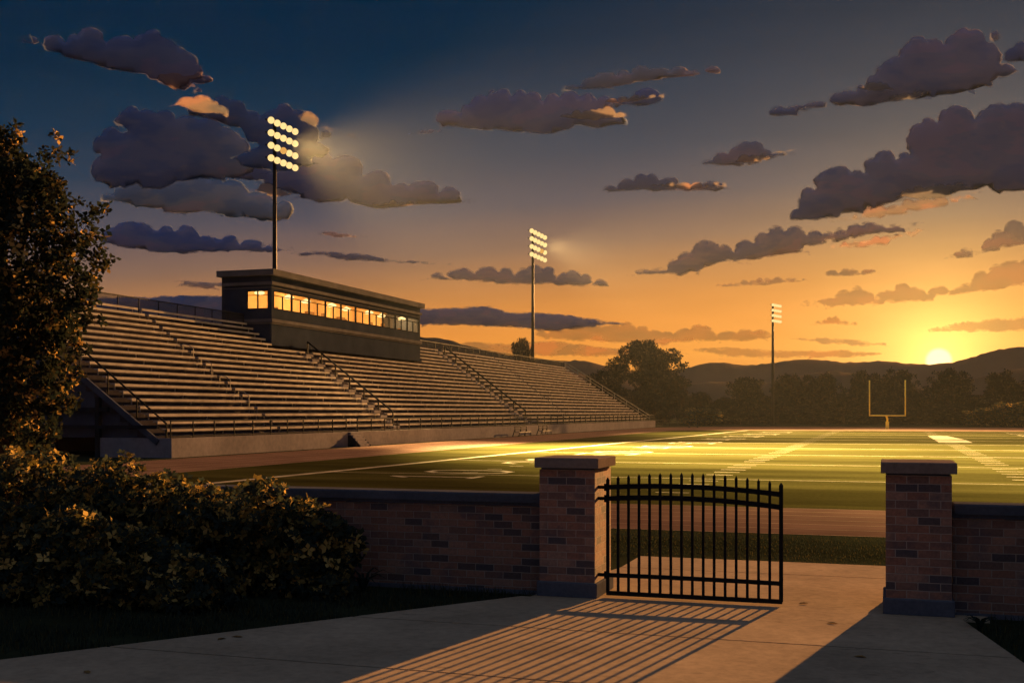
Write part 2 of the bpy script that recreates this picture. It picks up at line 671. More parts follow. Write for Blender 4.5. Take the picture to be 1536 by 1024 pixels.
# the pitch with its mown bands, inside the track
sheet('field', [(p[0] * 0.999, p[1]) for p in inner], 0.006, M['field'])

YL = [44.3 + 13.1 * k for k in range(10)]
SLX = lambda y: -23.4 + (y - 37.0) / 125.0 * 4.4     # near sideline
SRX = lambda y: 19.0
fl = MB()
Z = 0.010


def strip(a, b, w):
    a, b = Vector((*a, Z)), Vector((*b, Z))
    s = (b - a).cross(Vector((0, 0, 1))).normalized() * (w / 2)
    fl.poly([a - s, b - s, b + s, a + s])


for k, y in enumerate(YL):
    w = 0.13 + 0.05 * k * 0.6
    strip((SLX(y) + 0.35, y), (SRX(y) - 0.2, y), w)
strip((SLX(33.5), 33.5), (SLX(YL[-1] + 2), YL[-1] + 2), 0.5)
strip((SRX(33.5), 33.5), (SRX(0), YL[-1] + 2), 0.4)
for hx, dx in ((-6.6, 1.1), (5.1, 1.1)):
    y = 36.4
    while y < YL[-1] - 1:
        if min(abs(y - q) for q in YL) > 0.9:
            fl.poly([(hx - dx / 2, y - 0.07, Z), (hx + dx / 2, y - 0.07, Z), (hx + dx / 2, y + 0.09, Z), (hx - dx / 2, y + 0.09, Z)])
        y += 2.18
for k in range(40):        # short ticks inside the sidelines
    y = 46 + k * 2.9
    if min(abs(y - q) for q in YL) > 0.9 and y < 160:
        fl.poly([(SLX(y) + 5.6, y - 0.05, Z), (SLX(y) + 6.3, y - 0.05, Z), (SLX(y) + 6.3, y + 0.07, Z), (SLX(y) + 5.6, y + 0.07, Z)])
# big painted block at the right-hand hash line, crossed by one unpainted strip
fl.poly([(4.2, 104, Z + .004), (6.9, 104, Z + .004), (6.9, 113, Z + .004), (4.2, 113, Z + .004)])
fl.poly([(4.2, 115, Z + .004), (6.9, 115, Z + .004), (6.2, 132, Z + .004), (4.2, 132, Z + .004)])
fl.build('field_lines', M['paint'])['kind'] = 'structure'

# painted yard numerals along the near sideline: strokes on a 1 x 2 grid
fig = {'0': [((0, .35), (0, 1.65)), ((0, 1.65), (.3, 2)), ((.3, 2), (.7, 2)), ((.7, 2), (1, 1.65)), ((1, 1.65), (1, .35)),
             ((1, .35), (.7, 0)), ((.7, 0), (.3, 0)), ((.3, 0), (0, .35))],
       '1': [((.5, 0), (.5, 2)), ((.5, 2), (.2, 1.6)), ((.2, 0), (.8, 0))],
       '2': [((0, 1.6), (.3, 2)), ((.3, 2), (.7, 2)), ((.7, 2), (1, 1.6)), ((1, 1.6), (1, 1.25)), ((1, 1.25), (0, 0)), ((0, 0), (1, 0))],
       '3': [((0, 2), (1, 2)), ((1, 2), (.5, 1.2)), ((.5, 1.2), (1, .8)), ((1, .8), (1, .35)), ((1, .35), (.7, 0)), ((.7, 0), (0, .2))],
       '4': [((.75, 0), (.75, 2)), ((.75, 2), (0, .6)), ((0, .6), (1, .6))],
       '5': [((1, 2), (0, 2)), ((0, 2), (0, 1.15)), ((0, 1.15), (.7, 1.15)), ((.7, 1.15), (1, .8)), ((1, .8), (1, .35)), ((1, .35), (.7, 0)), ((.7, 0), (0, .1))]}


def numeral(mb, ch, ox, oy, s, w, flip):
    # read from the stand: digit "up" points along -X on the near side
    def P(p):
        return Vector((ox - p[1] * s * flip, oy + (p[0] - .5) * s * flip * 1.25, Z))
    for a, b in fig[ch]:
        A, B = P(a), P(b)
        d = (B - A).normalized()
        q = d.cross(Vector((0, 0, 1))) * (w / 2)
        A, B = A - d * (w / 2), B + d * (w / 2)
        mb.poly([A - q, B - q, B + q, A + q])


for k, ch in enumerate(['1', '2', '3', '4', '5', '4', '3', '2', '1']):
    y = YL[k] if k < len(YL) else None
    for ox, flip, nm in ((SLX(y) + 7.6, 1, 'L'), (14.0, -1, 'R')):
        mb = MB()
        numeral(mb, ch, ox, y - 2.0 * flip, 1.75, 0.30, flip)
        numeral(mb, '0', ox, y + 2.0 * flip, 1.75, 0.30, flip)
        for i_, vv in enumerate(mb.v):
            mb.v[i_] = (vv[0], vv[1], Z + 0.004 + 0.0002 * (i_ // 4))
        mb.build('field_numerals', M['paint'])['kind'] = 'structure'

# concrete path: slabs with open joints
JY = [-8.0, -4.6, -2.1, 0.4, 2.9, 5.4, 7.9, 10.4, 12.9, 15.1, 18.45, 20.0]


def path_x(y):
    if y <= 15.1:
        l_ = -4.75 - (15.24 - y) / 5.83 * 4.05
        r_ = 0.85 + (15.24 - y) / 2.95 * 0.55
    else:
        l_ = -4.75 + 0.55 * min(1, (y - 15.1) / 1.0)
        r_ = 1.2
    return l_, r_


pm = MB()
for a, b in zip(JY[:-1], JY[1:]):
    a2, b2 = a + 0.019, b - 0.019
    la, ra = path_x(a2)
    lb, rb = path_x(b2)
    z0, z1 = -0.05, 0.035 if b <= 15.2 else 0.03
    base = len(pm.v)
    pm.v += [(la, a2, z0), (ra, a2, z0), (rb, b2, z0), (lb, b2, z0), (la, a2, z1), (ra, a2, z1), (rb, b2, z1), (lb, b2, z1)]
    pm.f += [tuple(base + i for i in q) for q in ((4, 5, 6, 7), (0, 1, 5, 4), (1, 2, 6, 5), (2, 3, 7, 6), (3, 0, 4, 7))]
pm.build('path', M['path'])['kind'] = 'structure'
PZ = 0.035

# ------------------------------------------------------------------ brick pillars, walls, gate
PY = 15.24


def pillar(x0, x1, label):
    xm = (x0 + x1) / 2
    dep = 0.95
    ym = PY + dep / 2
    r = thing('brick_pillar', label, 'pillar', (xm, ym, PZ))
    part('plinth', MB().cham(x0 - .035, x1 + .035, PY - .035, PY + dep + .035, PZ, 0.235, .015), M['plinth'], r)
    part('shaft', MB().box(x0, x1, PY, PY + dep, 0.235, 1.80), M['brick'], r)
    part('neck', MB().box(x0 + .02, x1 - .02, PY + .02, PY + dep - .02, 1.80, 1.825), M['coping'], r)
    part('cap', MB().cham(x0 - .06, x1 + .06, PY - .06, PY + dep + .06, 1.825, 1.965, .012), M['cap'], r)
    return r


pl = pillar(-4.64, -3.84, 'brown brick gate pillar that the iron gate hangs from')
prr = pillar(-0.02, 0.77, 'brown brick gate pillar with no gate on it, its shadow on the path')


def wall(x0, x1, label):
    y0 = PY + 0.22
    r = thing('brick_wall', label, 'wall', ((x0 + x1) / 2, y0 + .15, 0))
    part('footing', MB().box(x0, x1, y0 - .03, y0 + .33, -0.05, 0.06), M['plinth'], r)
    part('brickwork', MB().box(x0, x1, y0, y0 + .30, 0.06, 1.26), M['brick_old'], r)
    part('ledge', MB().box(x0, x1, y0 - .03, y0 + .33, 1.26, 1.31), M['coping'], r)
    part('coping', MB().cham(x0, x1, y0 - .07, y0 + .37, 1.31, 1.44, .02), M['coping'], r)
    return r


wall(-19.0, -4.66, 'long low brick wall behind the shrubs, joined to the gate pillar')
wall(0.79, 9.0, 'low brick wall on the sunset side of the opening, dark stone coping')

# gate leaf
GX0, GX1, GY = -3.70, -1.34, 15.42
gate = thing('iron_gate', 'black iron gate with spear-topped bars hung on the brick pillar', 'gate', (GX0, GY, 0))


def arch(s, a, m_, b):
    # parabola through (0,a), (.58,m), (1,b)
    p = .58
    A = ((m_ - a) / p - (b - a)) / (p - 1)
    B = (b - a) - A
    return a + B * s + A * s * s


NB = 17
for i in range(NB):
    s = i / (NB - 1)
    x = GX0 + (GX1 - GX0) * s
    top = arch(s, 1.70, 1.775, 1.67)
    w = 0.050 if i == NB - 1 else (0.042 if i == 0 else 0.034)
    z0 = 0.085
    mb = MB().box(x - w / 2, x + w / 2, GY - w / 2, GY + w / 2, z0, top - .05)
    b_ = len(mb.v)
    k = w * 0.58
    mb.v += [(x - k, GY - k, top - .05), (x + k, GY - k, top - .05), (x + k, GY + k, top - .05), (x - k, GY + k, top - .05), (x, GY, top)]
    mb.f += [(b_, b_ + 1, b_ + 4), (b_ + 1, b_ + 2, b_ + 4), (b_ + 2, b_ + 3, b_ + 4), (b_ + 3, b_, b_ + 4), (b_ + 3, b_ + 2, b_ + 1, b_)]
    part('picket', mb, M['iron'], gate)
for a, m_, b_, hh in ((1.555, 1.578, 1.505, .066), (1.398, 1.415, 1.335, .066), (.335, .335, .325, .054), (.085, .085, .085, .056)):
    mb = MB()
    ns = 16
    for fy in (GY - .026, GY + .026):
        pass
    base = len(mb.v)
    for i in range(ns + 1):
        s = i / ns
        x = GX0 - .015 + (GX1 - GX0 + .03) * s
        zc = arch(s, a, m_, b_)
        mb.v += [(x, GY - .027, zc - hh / 2), (x, GY + .027, zc - hh / 2), (x, GY + .027, zc + hh / 2), (x, GY - .027, zc + hh / 2)]
    for i in range(ns):
        for k in range(4):
            j = (k + 1) % 4
            mb.f.append((base + i * 4 + k, base + i * 4 + j, base + i * 4 + 4 + j, base + i * 4 + 4 + k))
    mb.f += [(base, base + 1, base + 2, base + 3), tuple(base + ns * 4 + k for k in (3, 2, 1, 0))]
    part('rail', mb, M['iron'], gate)
for z in (1.555, 1.398, .335):
    part('hinge', MB().box(-3.838, GX0 - .016, GY - .02, GY + .02, z - .022, z + .022).tube([(GX0 - .03, GY, z - .05), (GX0 - .03, GY, z + .05)], .024), M['iron'], gate)

# ------------------------------------------------------------------ grandstand
SF, SR = -38.5, -51.4            # front wall face, back edge
SY0 = 54.9
NR = 20
X0, DX = -39.7, 0.594             # first tread front edge
Z0, DZ = 1.22, 0.445
FEND = lambda i: 195.0 - i * 0.645
stand = thing('grandstand', 'long metal grandstand with bench rows rising to the press box', 'grandstand', (-45, SY0, 0))
BX0, BX1 = -53.4, -48.8          # press box back, front
BY0, BY1 = 83.5, 115.2
# stepped deck
dk = MB()
for i in range(NR):
    xa, xb = X0 - DX * i, X0 - DX * (i + 1)
    if i == NR - 1:
        xb = SR
    dk.box(xb, xa, SY0 + .12, FEND(i), Z0 + DZ * i - 0.5, Z0 + DZ * i)
part('deck', dk, M['deck'], stand)
part('walkway', MB().box(X0 + .001, SF - .02, SY0 + .1, FEND(0), 0.9, 1.09), M['deck'], stand)
GAPS = (77.0, 78.9)
wl = MB().box(SF - .3, SF, SY0, GAPS[0], -0.05, 1.12).box(SF - .3, SF, GAPS[1], FEND(0) + 1.0, -0.05, 1.12)
wl.box(SF - .3, SF - .04, GAPS[0] + .001, GAPS[1] - .001, -0.05, 1.06)
part('front_wall', wl, M['stand_wall'], stand)
part('end_wall', MB().box(-43.4, SF - .301, SY0 + .01, SY0 + .3, -0.05, 1.12), M['stand_wall'], stand)

AIS = [69.0, 88.7, 126.8, 146.5]
AW = [0.45, 1.5, 1.5, 0.4]


def section_bounds(i):
    e = [SY0 + 1.3]
    for a, w in zip(AIS, AW):
        e += [a - w / 2, a + w / 2]
    e.append(FEND(i) - .5)
    return [(e[k], e[k + 1]) for k in range(0, len(e), 2)]


for i in range(NR):
    xf = X0 - DX * i - 0.08
    z = Z0 + DZ * i
    for si, (ya, yb) in enumerate(section_bounds(i)):
        xs = xf - .30
        spans = [(ya, yb)]
        if xs < BX1 + .1:
            if si == 1:
                spans = [(ya, BY0 - .15)]
            elif si == 2:
                spans = [(BY1 + .15, yb)]
        mb = MB()
        for a, b in spans:
            if b - a < .5:
                continue
            jt = random.uniform(-.012, .012)
            mb.box(xf - .30, xf - .02, a, b, z + .36 + jt, z + .41 + jt)     # plank
            mb.box(xf - .018, xf + .008, a, b, z + .25 + jt, z + .405 + jt)  # front lip
            mb.box(xf - .55, xf - .33, a, b, z + .004, z + .035)             # footboard
            nb = max(1, int((b - a) / 6.0))
            for q in range(nb + 1):
                yy = a + .3 + (b - a - .6) * q / nb
                mb.box(xf - .27, xf - .20, yy - .025, yy + .025, z + .036, z + .359 + jt)
        if mb.v:
            part('bench_row', mb, M['seat'], stand)
# aisle steps, a half step on each tread
for a, w in zip(AIS, AW):
    if w < 1:
        continue
    mb = MB()
    for i in range(NR):
        xf = X0 - DX * i
        if xf - DX < BX1 and BY0 - .5 < a < BY1 + .5:
            continue
        mb.box(xf - .36, xf - .03, a - w / 2 + .1, a + w / 2 - .1, Z0 + DZ * i + .001, Z0 + DZ * i + .22)
    part('aisle_steps', mb, M['stand_wall'], stand)


def slope_z(x):
    return Z0 + (X0 - x) / DX * DZ


def rail_on_slope(y, xa, xb, name, mat, h=1.0, dy=0.0, step=1.32, hook=True, mid=False, r=.035):
    """handrail running up the seating from xa (front) to xb (back)"""
    mb = MB()
    n_ = max(2, int(abs(xb - xa) / step))
    top = []
    for q in range(n_ + 1):
        x = xa + (xb - xa) * q / n_
        yy = y + dy * q / n_
        zz = slope_z(x)
        mb.tube([(x, yy, zz - .25), (x, yy, zz + h)], r * .85, 6)
        top.append((x, yy, zz + h))
    if hook:
        top = [(top[0][0], top[0][1], top[0][2] - .9)] + top
    mb.tube(top, r, 6)
    if mid:
        mb.tube([(p[0], p[1], p[2] - h * .5) for p in top[1:]], r * .7, 6)
    return part(name, mb, mat, stand)


rail_on_slope(88.95, -40.2, -48.4, 'handrail', M['rail'], 1.05, 0, 1.3, r=.075)
rail_on_slope(127.0, -40.4, -50.6, 'handrail', M['rail'], 1.05, 0, 1.3, r=.095)
rail_on_slope(SY0 + .5, -39.2, -51.2, 'handrail', M['rail'], 1.1, 0, 1.9, r=.055)
rail_on_slope(FEND(0) + .2, -39.3, -51.2, 'handrail', M['galv'], 1.1, FEND(NR - 1) - FEND(0), 1.6, r=.07, mid=True)
# small hoop rails in the narrow aisles
for y, xs in ((69.0, (-42.1, -43.6, -45.1, -46.6)), (146.5, (-43.0, -45.0, -47.0))):
    for x in xs:
        mb = MB()
        z = slope_z(x)
        mb.tube([(x, y, z - .1), (x, y, z + .72), (x - .35, y, z + .95), (x - .85, y, z + 1.05), (x - .85, y, z + .5)], .028, 6)
        part('hoop_rail', mb, M['galv'], stand)


def fence_run(name, x, y0, y1, z0, h, step, mat, mesh=None, r=.035, mid=True, x1=None):
    mb = MB()
    n_ = max(2, round((y1 - y0) / step))
    for q in range(n_ + 1):
        y = y0 + (y1 - y0) * q / n_
        mb.tube([(x, y, z0), (x, y, z0 + h)], r, 6)
    mb.tube([(x, y0, z0 + h), (x, y1, z0 + h)], r, 6)
    mb.tube([(x, y0, z0 + .08), (x, y1, z0 + .08)], r * .8, 6)
    if mid:
        mb.tube([(x, y0, z0 + h * .55), (x, y1, z0 + h * .55)], r * .6, 6)
    p_ = part(name, mb, mat, stand)
    if mesh:
        q_ = part('mesh_panel', MB().box(x - .006, x + .006, y0 + .03, y1 - .03, z0 + .12, z0 + h - .04), mesh, p_)
    return p_


M['chain'] = wire_mat('chain_mesh', (0.03, 0.03, 0.032), 0.34)
fence_run('front_railing', SF - .14, SY0 + .1, GAPS[0], 1.12, 0.98, 2.3, M['rail'], r=.04)
fence_run('front_railing', SF - .14, GAPS[1], 126, 1.12, 0.98, 2.5, M['rail'], r=.05)
fence_run('front_railing', SF - .14, 126.2, FEND(0), 1.12, 0.98, 2.8, M['rail'], r=.06)
ZT = Z0 + DZ * (NR - 1)
fence_run('back_railing', SR + .06, SY0 + .3, BY0 - .2, ZT, 1.15, 2.35, M['rail'], M['chain'], mid=False, r=.04)
fence_run('back_railing', SR + .06, BY1 + .2, FEND(NR - 1), ZT, 1.25, 2.6, M['rail'], M['chain'], mid=False, r=.05)

# open end of the stand: stringer, posts, beams, dark cladding
en = MB()
en.bar((X0 + .3, SY0, Z0 - .35), (SR, SY0, slope_z(SR) - .45), .16, .34)
part('stringer', en, M['navy'], stand)
for (xa, za, xb, zb) in ((-43.5, -0.05, -43.5, slope_z(-43.5) - .6), (-46.6, -0.05, -46.6, slope_z(-46.6) - .6),
                         (-51.0, -0.05, -51.0, slope_z(-51.0) - .6)):
    part('post', MB().bar((xa, SY0 + .02, za), (xb, SY0 + .02, zb), .26, .26), M['steel_dark'], stand)
part('beam', MB().bar((-42.8, SY0 + .02, 2.75), (-51.3, SY0 + .02, 2.75), .2, .26).bar((-39.4, SY0 - .02, 1.75), (-51.3, SY0 - .02, 1.75), .22, .2), M['steel_dark'], stand)
pn = MB()
b_ = len(pn.v)
for y in (SY0 + .22, SY0 + .28):
    pn.v += [(-40.6, y, 1.13), (-51.2, y, 1.13), (-51.2, y, slope_z(-51.2) - .55), (-40.6, y, slope_z(-40.6) - .55)]
pn.f += [(b_, b_ + 1, b_ + 2, b_ + 3), (b_ + 7, b_ + 6, b_ + 5, b_ + 4)] + [(b_ + k, b_ + (k + 1) % 4, b_ + 4 + (k + 1) % 4, b_ + 4 + k) for k in range(4)]
part('end_cladding', pn, M['navy'], stand)
part('back_wall', MB().box(SR - .12, SR - .002, SY0 + .3, FEND(NR - 1), 0, ZT - .02), M['navy'], stand)
pn = MB()
b_ = len(pn.v)
ya, yb = FEND(0) - .05, FEND(NR - 1) - .05
pn.v += [(X0, ya, 0), (SR, yb, 0), (SR, yb, ZT - .6), (X0, ya, Z0 - .5), (X0, ya - .1, 0), (SR, yb - .1, 0), (SR, yb - .1, ZT - .6), (X0, ya - .1, Z0 - .5)]
pn.f += [(b_, b_ + 1, b_ + 2, b_ + 3), (b_ + 7, b_ + 6, b_ + 5, b_ + 4)] + [(b_ + k, b_ + (k + 1) % 4, b_ + 4 + (k + 1) % 4, b_ + 4 + k) for k in range(4)]
part('far_cladding', pn, M['navy'], stand)

# steps up through the front wall
st = thing('concrete_steps', 'short flight of pale concrete steps against the grandstand front wall', 'steps', (SF + .6, 78, 0))
mb = MB()
for k in range(5):
    mb.box(SF + .002, SF + .19 * (5 - k), GAPS[0] + .12, GAPS[1] - .1, 0.22 * k, 0.22 * (k + 1) - .001)
part('flight', mb, M['stand_wall'], st)
for y in (GAPS[0] + .05, GAPS[1] - .03):
    q = MB()
    prof = [(SF + .003, 0), (SF + 1.0, 0), (SF + 1.0, .12), (SF + .2, .86), (SF + .003, .86)]
    b_ = len(q.v)
    q.v += [(x, y - .05, z) for x, z in prof] + [(x, y + .05, z) for x, z in prof]
    m5 = len(prof)
    q.f += [tuple(b_ + k for k in range(m5)), tuple(b_ + m5 + k for k in reversed(range(m5)))]
    q.f += [(b_ + k, b_ + (k + 1) % m5, b_ + m5 + (k + 1) % m5, b_ + m5 + k) for k in range(m5)]
    part('cheek_wall', q, M['steel_dark'], st)

# team benches on the track edge
for px, L, lab in ((785, 4.2, 'longer tube-framed team bench in front of the stand wall'),
                   (818, 3.4, 'shorter tube-framed team bench beside the longer one')):
    c = ray(px)
    X = -37.4
    Yc = X * c[1] / c[0]
    bt = thing('team_bench', lab, 'bench', (X, Yc, 0), 'team benches by the stand wall')
    y0, y1 = Yc - L / 2, Yc + L / 2
    part('seat', MB().box(X - .2, X + .25, y0, y1, .44, .5), M['galv'], bt)
    part('backrest', MB().tube([(X - .3, y0, 1.05), (X - .3, y1, 1.05)], .05, 6).tube([(X - .28, y0, .75), (X - .28, y1, .75)], .04, 6), M['rail'], bt)
    for y in (y0 + .05, (y0 + y1) / 2, y1 - .05):
        part('leg', MB().tube([(X + .22, y, 0.005), (X + .2, y, .46), (X - .25, y, .46), (X - .3, y, 1.05)], .05, 6).tube([(X - .55, y, 0.005), (X - .27, y, .8)], .05, 6), M['rail'], bt)

# ------------------------------------------------------------------ press box
bx = thing('press_box', 'dark press box with a row of glowing windows on top of the grandstand', 'building', ((BX0 + BX1) / 2, BY0, 8.2))
ZB, ZS, ZW, ZR = 8.2, 11.24, 12.80, 14.0       # base, sill, window head, wall top
wt = .18
NW = 10
yw0, yw1 = BY0 + .35, BY1 - .35
dw = (yw1 - yw0) / NW
w_ = MB()
w_.box(BX1 - wt, BX1, BY0, BY1, ZB, ZS)                     # front, below glass
w_.box(BX1 - wt, BX1, BY0, BY1, ZW, ZR)                     # front, above glass
w_.box(BX1 - wt, BX1, BY0, yw0, ZS + .001, ZW - .001)
w_.box(BX1 - wt, BX1, yw1, BY1, ZS + .001, ZW - .001)
ex0, ex1 = -51.15, -49.1                                   # end window
w_.box(BX0, BX1 - wt - .001, BY0, BY0 + wt, ZB, ZS)
w_.box(BX0, BX1 - wt - .001, BY0, BY0 + wt, ZW, ZR)
w_.box(BX0, ex0, BY0, BY0 + wt, ZS + .001, ZW - .001)
w_.box(ex1, BX1 - wt - .001, BY0, BY0 + wt, ZS + .001, ZW - .001)
w_.box(BX0, BX1 - wt - .001, BY1 - wt, BY1, ZB, ZR)
w_.box(BX0 - wt, BX0 - .001, BY0, BY1, ZB - 5, ZR)
part('wall', w_, M['box_wall'], bx)
part('roof', MB().box(BX0 - .45, BX1 + .4, BY0 - .4, BY1 + .4, 14.02, 14.52), M['box_trim'], bx)
cn = MB()
for z0, z1, o in ((13.25, 13.5, .16), (13.0, 13.06, .05), (10.12, 10.40, .16), (9.98, 10.1, .08)):
    cn.box(BX1 + .002, BX1 + o, BY0 - o, BY1 + o, z0, z1)
    cn.box(BX0, BX1 + .001, BY0 - o, BY0 - .002, z0, z1)
part('trim', cn, M['box_trim'], bx)
rm = MB()
rm.box(BX0 + .02, BX0 + .08, BY0 + .2, BY1 - .2, 10.6, 13.6)
rm.box(BX0 + .1, BX1 - .2, BY0 + .2, BY1 - .2, 13.5, 13.56)
rm.box(BX0 + .1, BX1 - .2, BY0 + .2, BY1 - .2, 10.5, 10.56)
for q in (0.22, 0.5, 0.78):
    y = BY0 + (BY1 - BY0) * q
    rm.box(BX0 + .09, BX1 - 2.8, y - .05, y + .05, 10.57, 13.49)
part('room', rm, M['box_room'], bx)
for k in range(14):
    dsk = MB()
    y = BY0 + 1.2 + k * 2.2
    dsk.box(BX1 - .95, BX1 - .4, y - .9, y + .9, 11.15, 11.3)
    if k % 2:
        part('stool', MB().tube([(BX1 - 1.6, y, 10.57), (BX1 - 1.6, y, 11.5 + .2 * (k % 3))], .22, 8), M['box_desk'], bx)
    if k % 3 == 0:
        part('cabinet', MB().box(BX0 + .1, BX0 + .6, y - .5, y + .5, 10.57, 12.3), M['box_desk'], bx)
    part('desk', dsk, M['box_desk'], bx)
for k in range(NW):
    a, b = yw0 + dw * k, yw0 + dw * (k + 1)
    fr = MB()
    t_ = .07
    e = 0.003 * (k % 2)
    fr.box(BX1 - .12, BX1 + .02, a + .001, a + t_, ZS + .002, ZW - .002)
    fr.box(BX1 - .12, BX1 + .02, b - t_, b - .001, ZS + .002, ZW - .002)
    fr.box(BX1 - .11, BX1 + .015, a + t_, b - t_, ZS + .002, ZS + .07)
    fr.box(BX1 - .11, BX1 + .015, a + t_, b - t_, ZW - .07, ZW - .002)
    fr.box(BX1 - .10, BX1 + .01, a + t_, b - t_, ZS + 1.13, ZS + 1.18)
    fr.box(BX1 - .10, BX1 + .008, (a + b) / 2 - .03, (a + b) / 2 + .03, ZS + .071, ZS + 1.129)
    wn = part('window', fr, M['iron'], bx)
    part('pane', MB().box(BX1 - .06, BX1 - .05, a + t_, b - t_, ZS + .072, ZW - .072), M['glass'], wn)
fr = MB()
fr.box(ex0 + .001, ex0 + .06, BY0 - .02, BY0 + .1, ZS + .002, ZW - .002).box(ex1 - .06, ex1 - .001, BY0 - .02, BY0 + .1, ZS + .002, ZW - .002)
fr.box((ex0 + ex1) / 2 - .04, (ex0 + ex1) / 2 + .04, BY0 - .015, BY0 + .09, ZS + .07, ZW - .07)
fr.box(ex0 + .061, ex1 - .061, BY0 - .01, BY0 + .08, ZS + .002, ZS + .069).box(ex0 + .061, ex1 - .061, BY0 - .01, BY0 + .08, ZW - .069, ZW - .002)
fr.box(ex0 + .061, ex1 - .061, BY0 - .005, BY0 + .07, ZS + 1.15, ZS + 1.19)
wn = part('window', fr, M['iron'], bx)
part('pane', MB().box(ex0 + .06, ex1 - .06, BY0 + .03, BY0 + .04, ZS + .07, ZW - .07), M['glass'], wn)
for k in range(8):
    y = BY0 + 1.6 + k * 4.1
    x = BX1 - 2.1 + .5 * (k % 2)
    part('pendant_lamp', MB().lathe([(.05, .28), (.42, .1), (.45, 0), (.3, -.1)], (x, y, 12.75), (0, 0, 1), 12).tube([(x, y, 13.0), (x, y, 13.5)], .02, 5), M['bulb'], bx)
    L = bpy.data.lights.new('press_box_lamp', 'POINT')
    L.energy = 105
    L.color = (1.0, 0.60, 0.20)
    L.shadow_soft_size = .3
    lo = bpy.data.objects.new('press_box_lamp', L)
    lo.location = (x, y, 12.3)
    col.objects.link(lo)

# ------------------------------------------------------------------ floodlight towers
def tower(x, y, ztop, sy, sz, rad, pr, label, face, dead=(), amber=(), spot=None, turn=0.0):
    r = thing('light_tower', label, 'light tower', (x, y, 0), 'floodlight towers')
    zc0 = ztop - rad - 3 * sz
    part('pole', MB().tube([(x, y, -.1), (x, y, ztop * .5), (x, y, zc0 + 3.3 * sz)], pr, 10, pr * .62), M['pole'], r, True)
    part('foot_plate', MB().tube([(x, y, 0), (x, y, .25)], pr * 1.9, 10), M['pole'], r)
    f = Vector(face).normalized()
    for row in range(4):
        z = zc0 + sz * row
        tv = Vector((math.sin(R(turn)), math.cos(R(turn)), 0))
        nvx = Vector((math.cos(R(turn)), -math.sin(R(turn)), 0))
        b0 = Vector((x, y, z)) + nvx * (pr * .6 + .075)
        part('crossarm', MB().bar(b0 - tv * sy * 1.75, b0 + tv * sy * 3.0, .14, .14), M['pole'], r)
        for c_ in range(5):
            c = Vector((x, y, z)) + nvx * (pr * .6 + .145 + rad * .55) + tv * ((c_ - 1.35) * sy)
            hd = MB().lathe([(rad * .35, -.55 * rad), (rad * .72, -.35 * rad), (rad * 1.03, .18 * rad), (rad * 1.03, .3 * rad)], c, f, 14)
            l_ = part('lamp', hd, M['pole'], r, False)
            key = (3 - row, c_)
            mt = M['lens_warm'] if key in dead else M['lens']
            part('lens', MB().lathe([(rad * .97, .302 * rad), (rad * .9, .42 * rad), (rad * .6, .55 * rad), (rad * .2, .6 * rad)], c, f, 14), mt, l_, True)
    if spot:
        aim, power, size = spot
        L = bpy.data.lights.new('floodlight', 'SPOT')
        L.energy = power
        L.color = (1.0, 0.66, 0.25)
        L.spot_size = R(size)
        L.spot_blend = 1.0
        L.shadow_soft_size = 1.2
        lo = bpy.data.objects.new('floodlight', L)
        lo.location = (x + 1.9, y + sy * .65, zc0 + 1.5 * sz)
        d = Vector(aim) - lo.location
        lo.rotation_euler = d.to_track_quat('-Z', 'Y').to_euler()
        col.objects.link(lo)
    return r


tower(-54.6, 94.0, 29.9, 1.12, 1.16, .33, .27, 'tallest-looking light tower, rising behind the press box', (.62, -.75, -.22), {(2, 2)}, (),
      ((14, 68, 0), 1.6e6, 64))
tower(-54.6, 175.6, 32.0, 1.85, 1.25, .40, .30, 'light tower standing behind the far end of the grandstand', (.62, -.75, -.22), {(2, 3)}, (),
      ((20, 104, 0), 1.15e6, 48))
tower(-21.2, 225.8, 23.7, .9, 1.02, .30, .33, 'most distant light tower, in front of the tree belt near the goalpost', (.45, -.86, -.2), (), (),
      ((16, 150, 0), 2.6e5, 32), 18.0)

# one head of the second tower looks down the field to the goalpost
L = bpy.data.lights.new('floodlight', 'SPOT')
L.energy = 5.5e5
L.color = (1.0, 0.62, 0.22)
L.spot_size = R(46)
L.spot_blend = .8
L.shadow_soft_size = 1.0
lo = bpy.data.objects.new('floodlight', L)
lo.location = (-52.4, 177, 30.5)
lo.rotation_euler = (Vector((12, 156, 0)) - lo.location).to_track_quat('-Z', 'Y').to_euler()
col.objects.link(lo)
# one head of the near tower is turned down on the seating
L = bpy.data.lights.new('floodlight', 'SPOT')
L.energy = 7.0e4
L.color = (1.0, 0.60, 0.22)
L.spot_size = R(44)
L.spot_blend = .9
L.shadow_soft_size = .8
lo = bpy.data.objects.new('floodlight', L)
lo.location = (-52.4, 94.2, 28.2)
lo.rotation_euler = (Vector((-38.5, 86, 1.5)) - lo.location).to_track_quat('-Z', 'Y').to_euler()
col.objects.link(lo)

# ------------------------------------------------------------------ goalpost
gp = thing('goalpost', 'yellow American football goalpost at the far end of the field', 'goalpost', (0, 186, 0))
px_m = 186 / ray(1331)[1] / F
hw = 25.5 * px_m
zc = H - 5 * px_m
zt = H + 48 * px_m
part('base_post', MB().tube([(0, 187.6, -.1), (0, 187.6, 1.15)], .27, 10), M['goal'], gp, False)
part('gooseneck', MB().tube([(0, 187.6, 1.0), (0, 187.5, zc - .55), (-.12, 187.0, zc - .15), (-.2, 186.1, zc - .02)], .15, 8), M['goal'], gp, True)
part('crossbar', MB().tube([(-hw, 186, zc), (hw, 186, zc)], .11, 8), M['goal'], gp, True)
for s in (-1, 1):
    part('upright', MB().tube([(s * hw, 186, zc - .1), (s * hw, 186, zt)], .10, 8), M['goal'], gp, True)

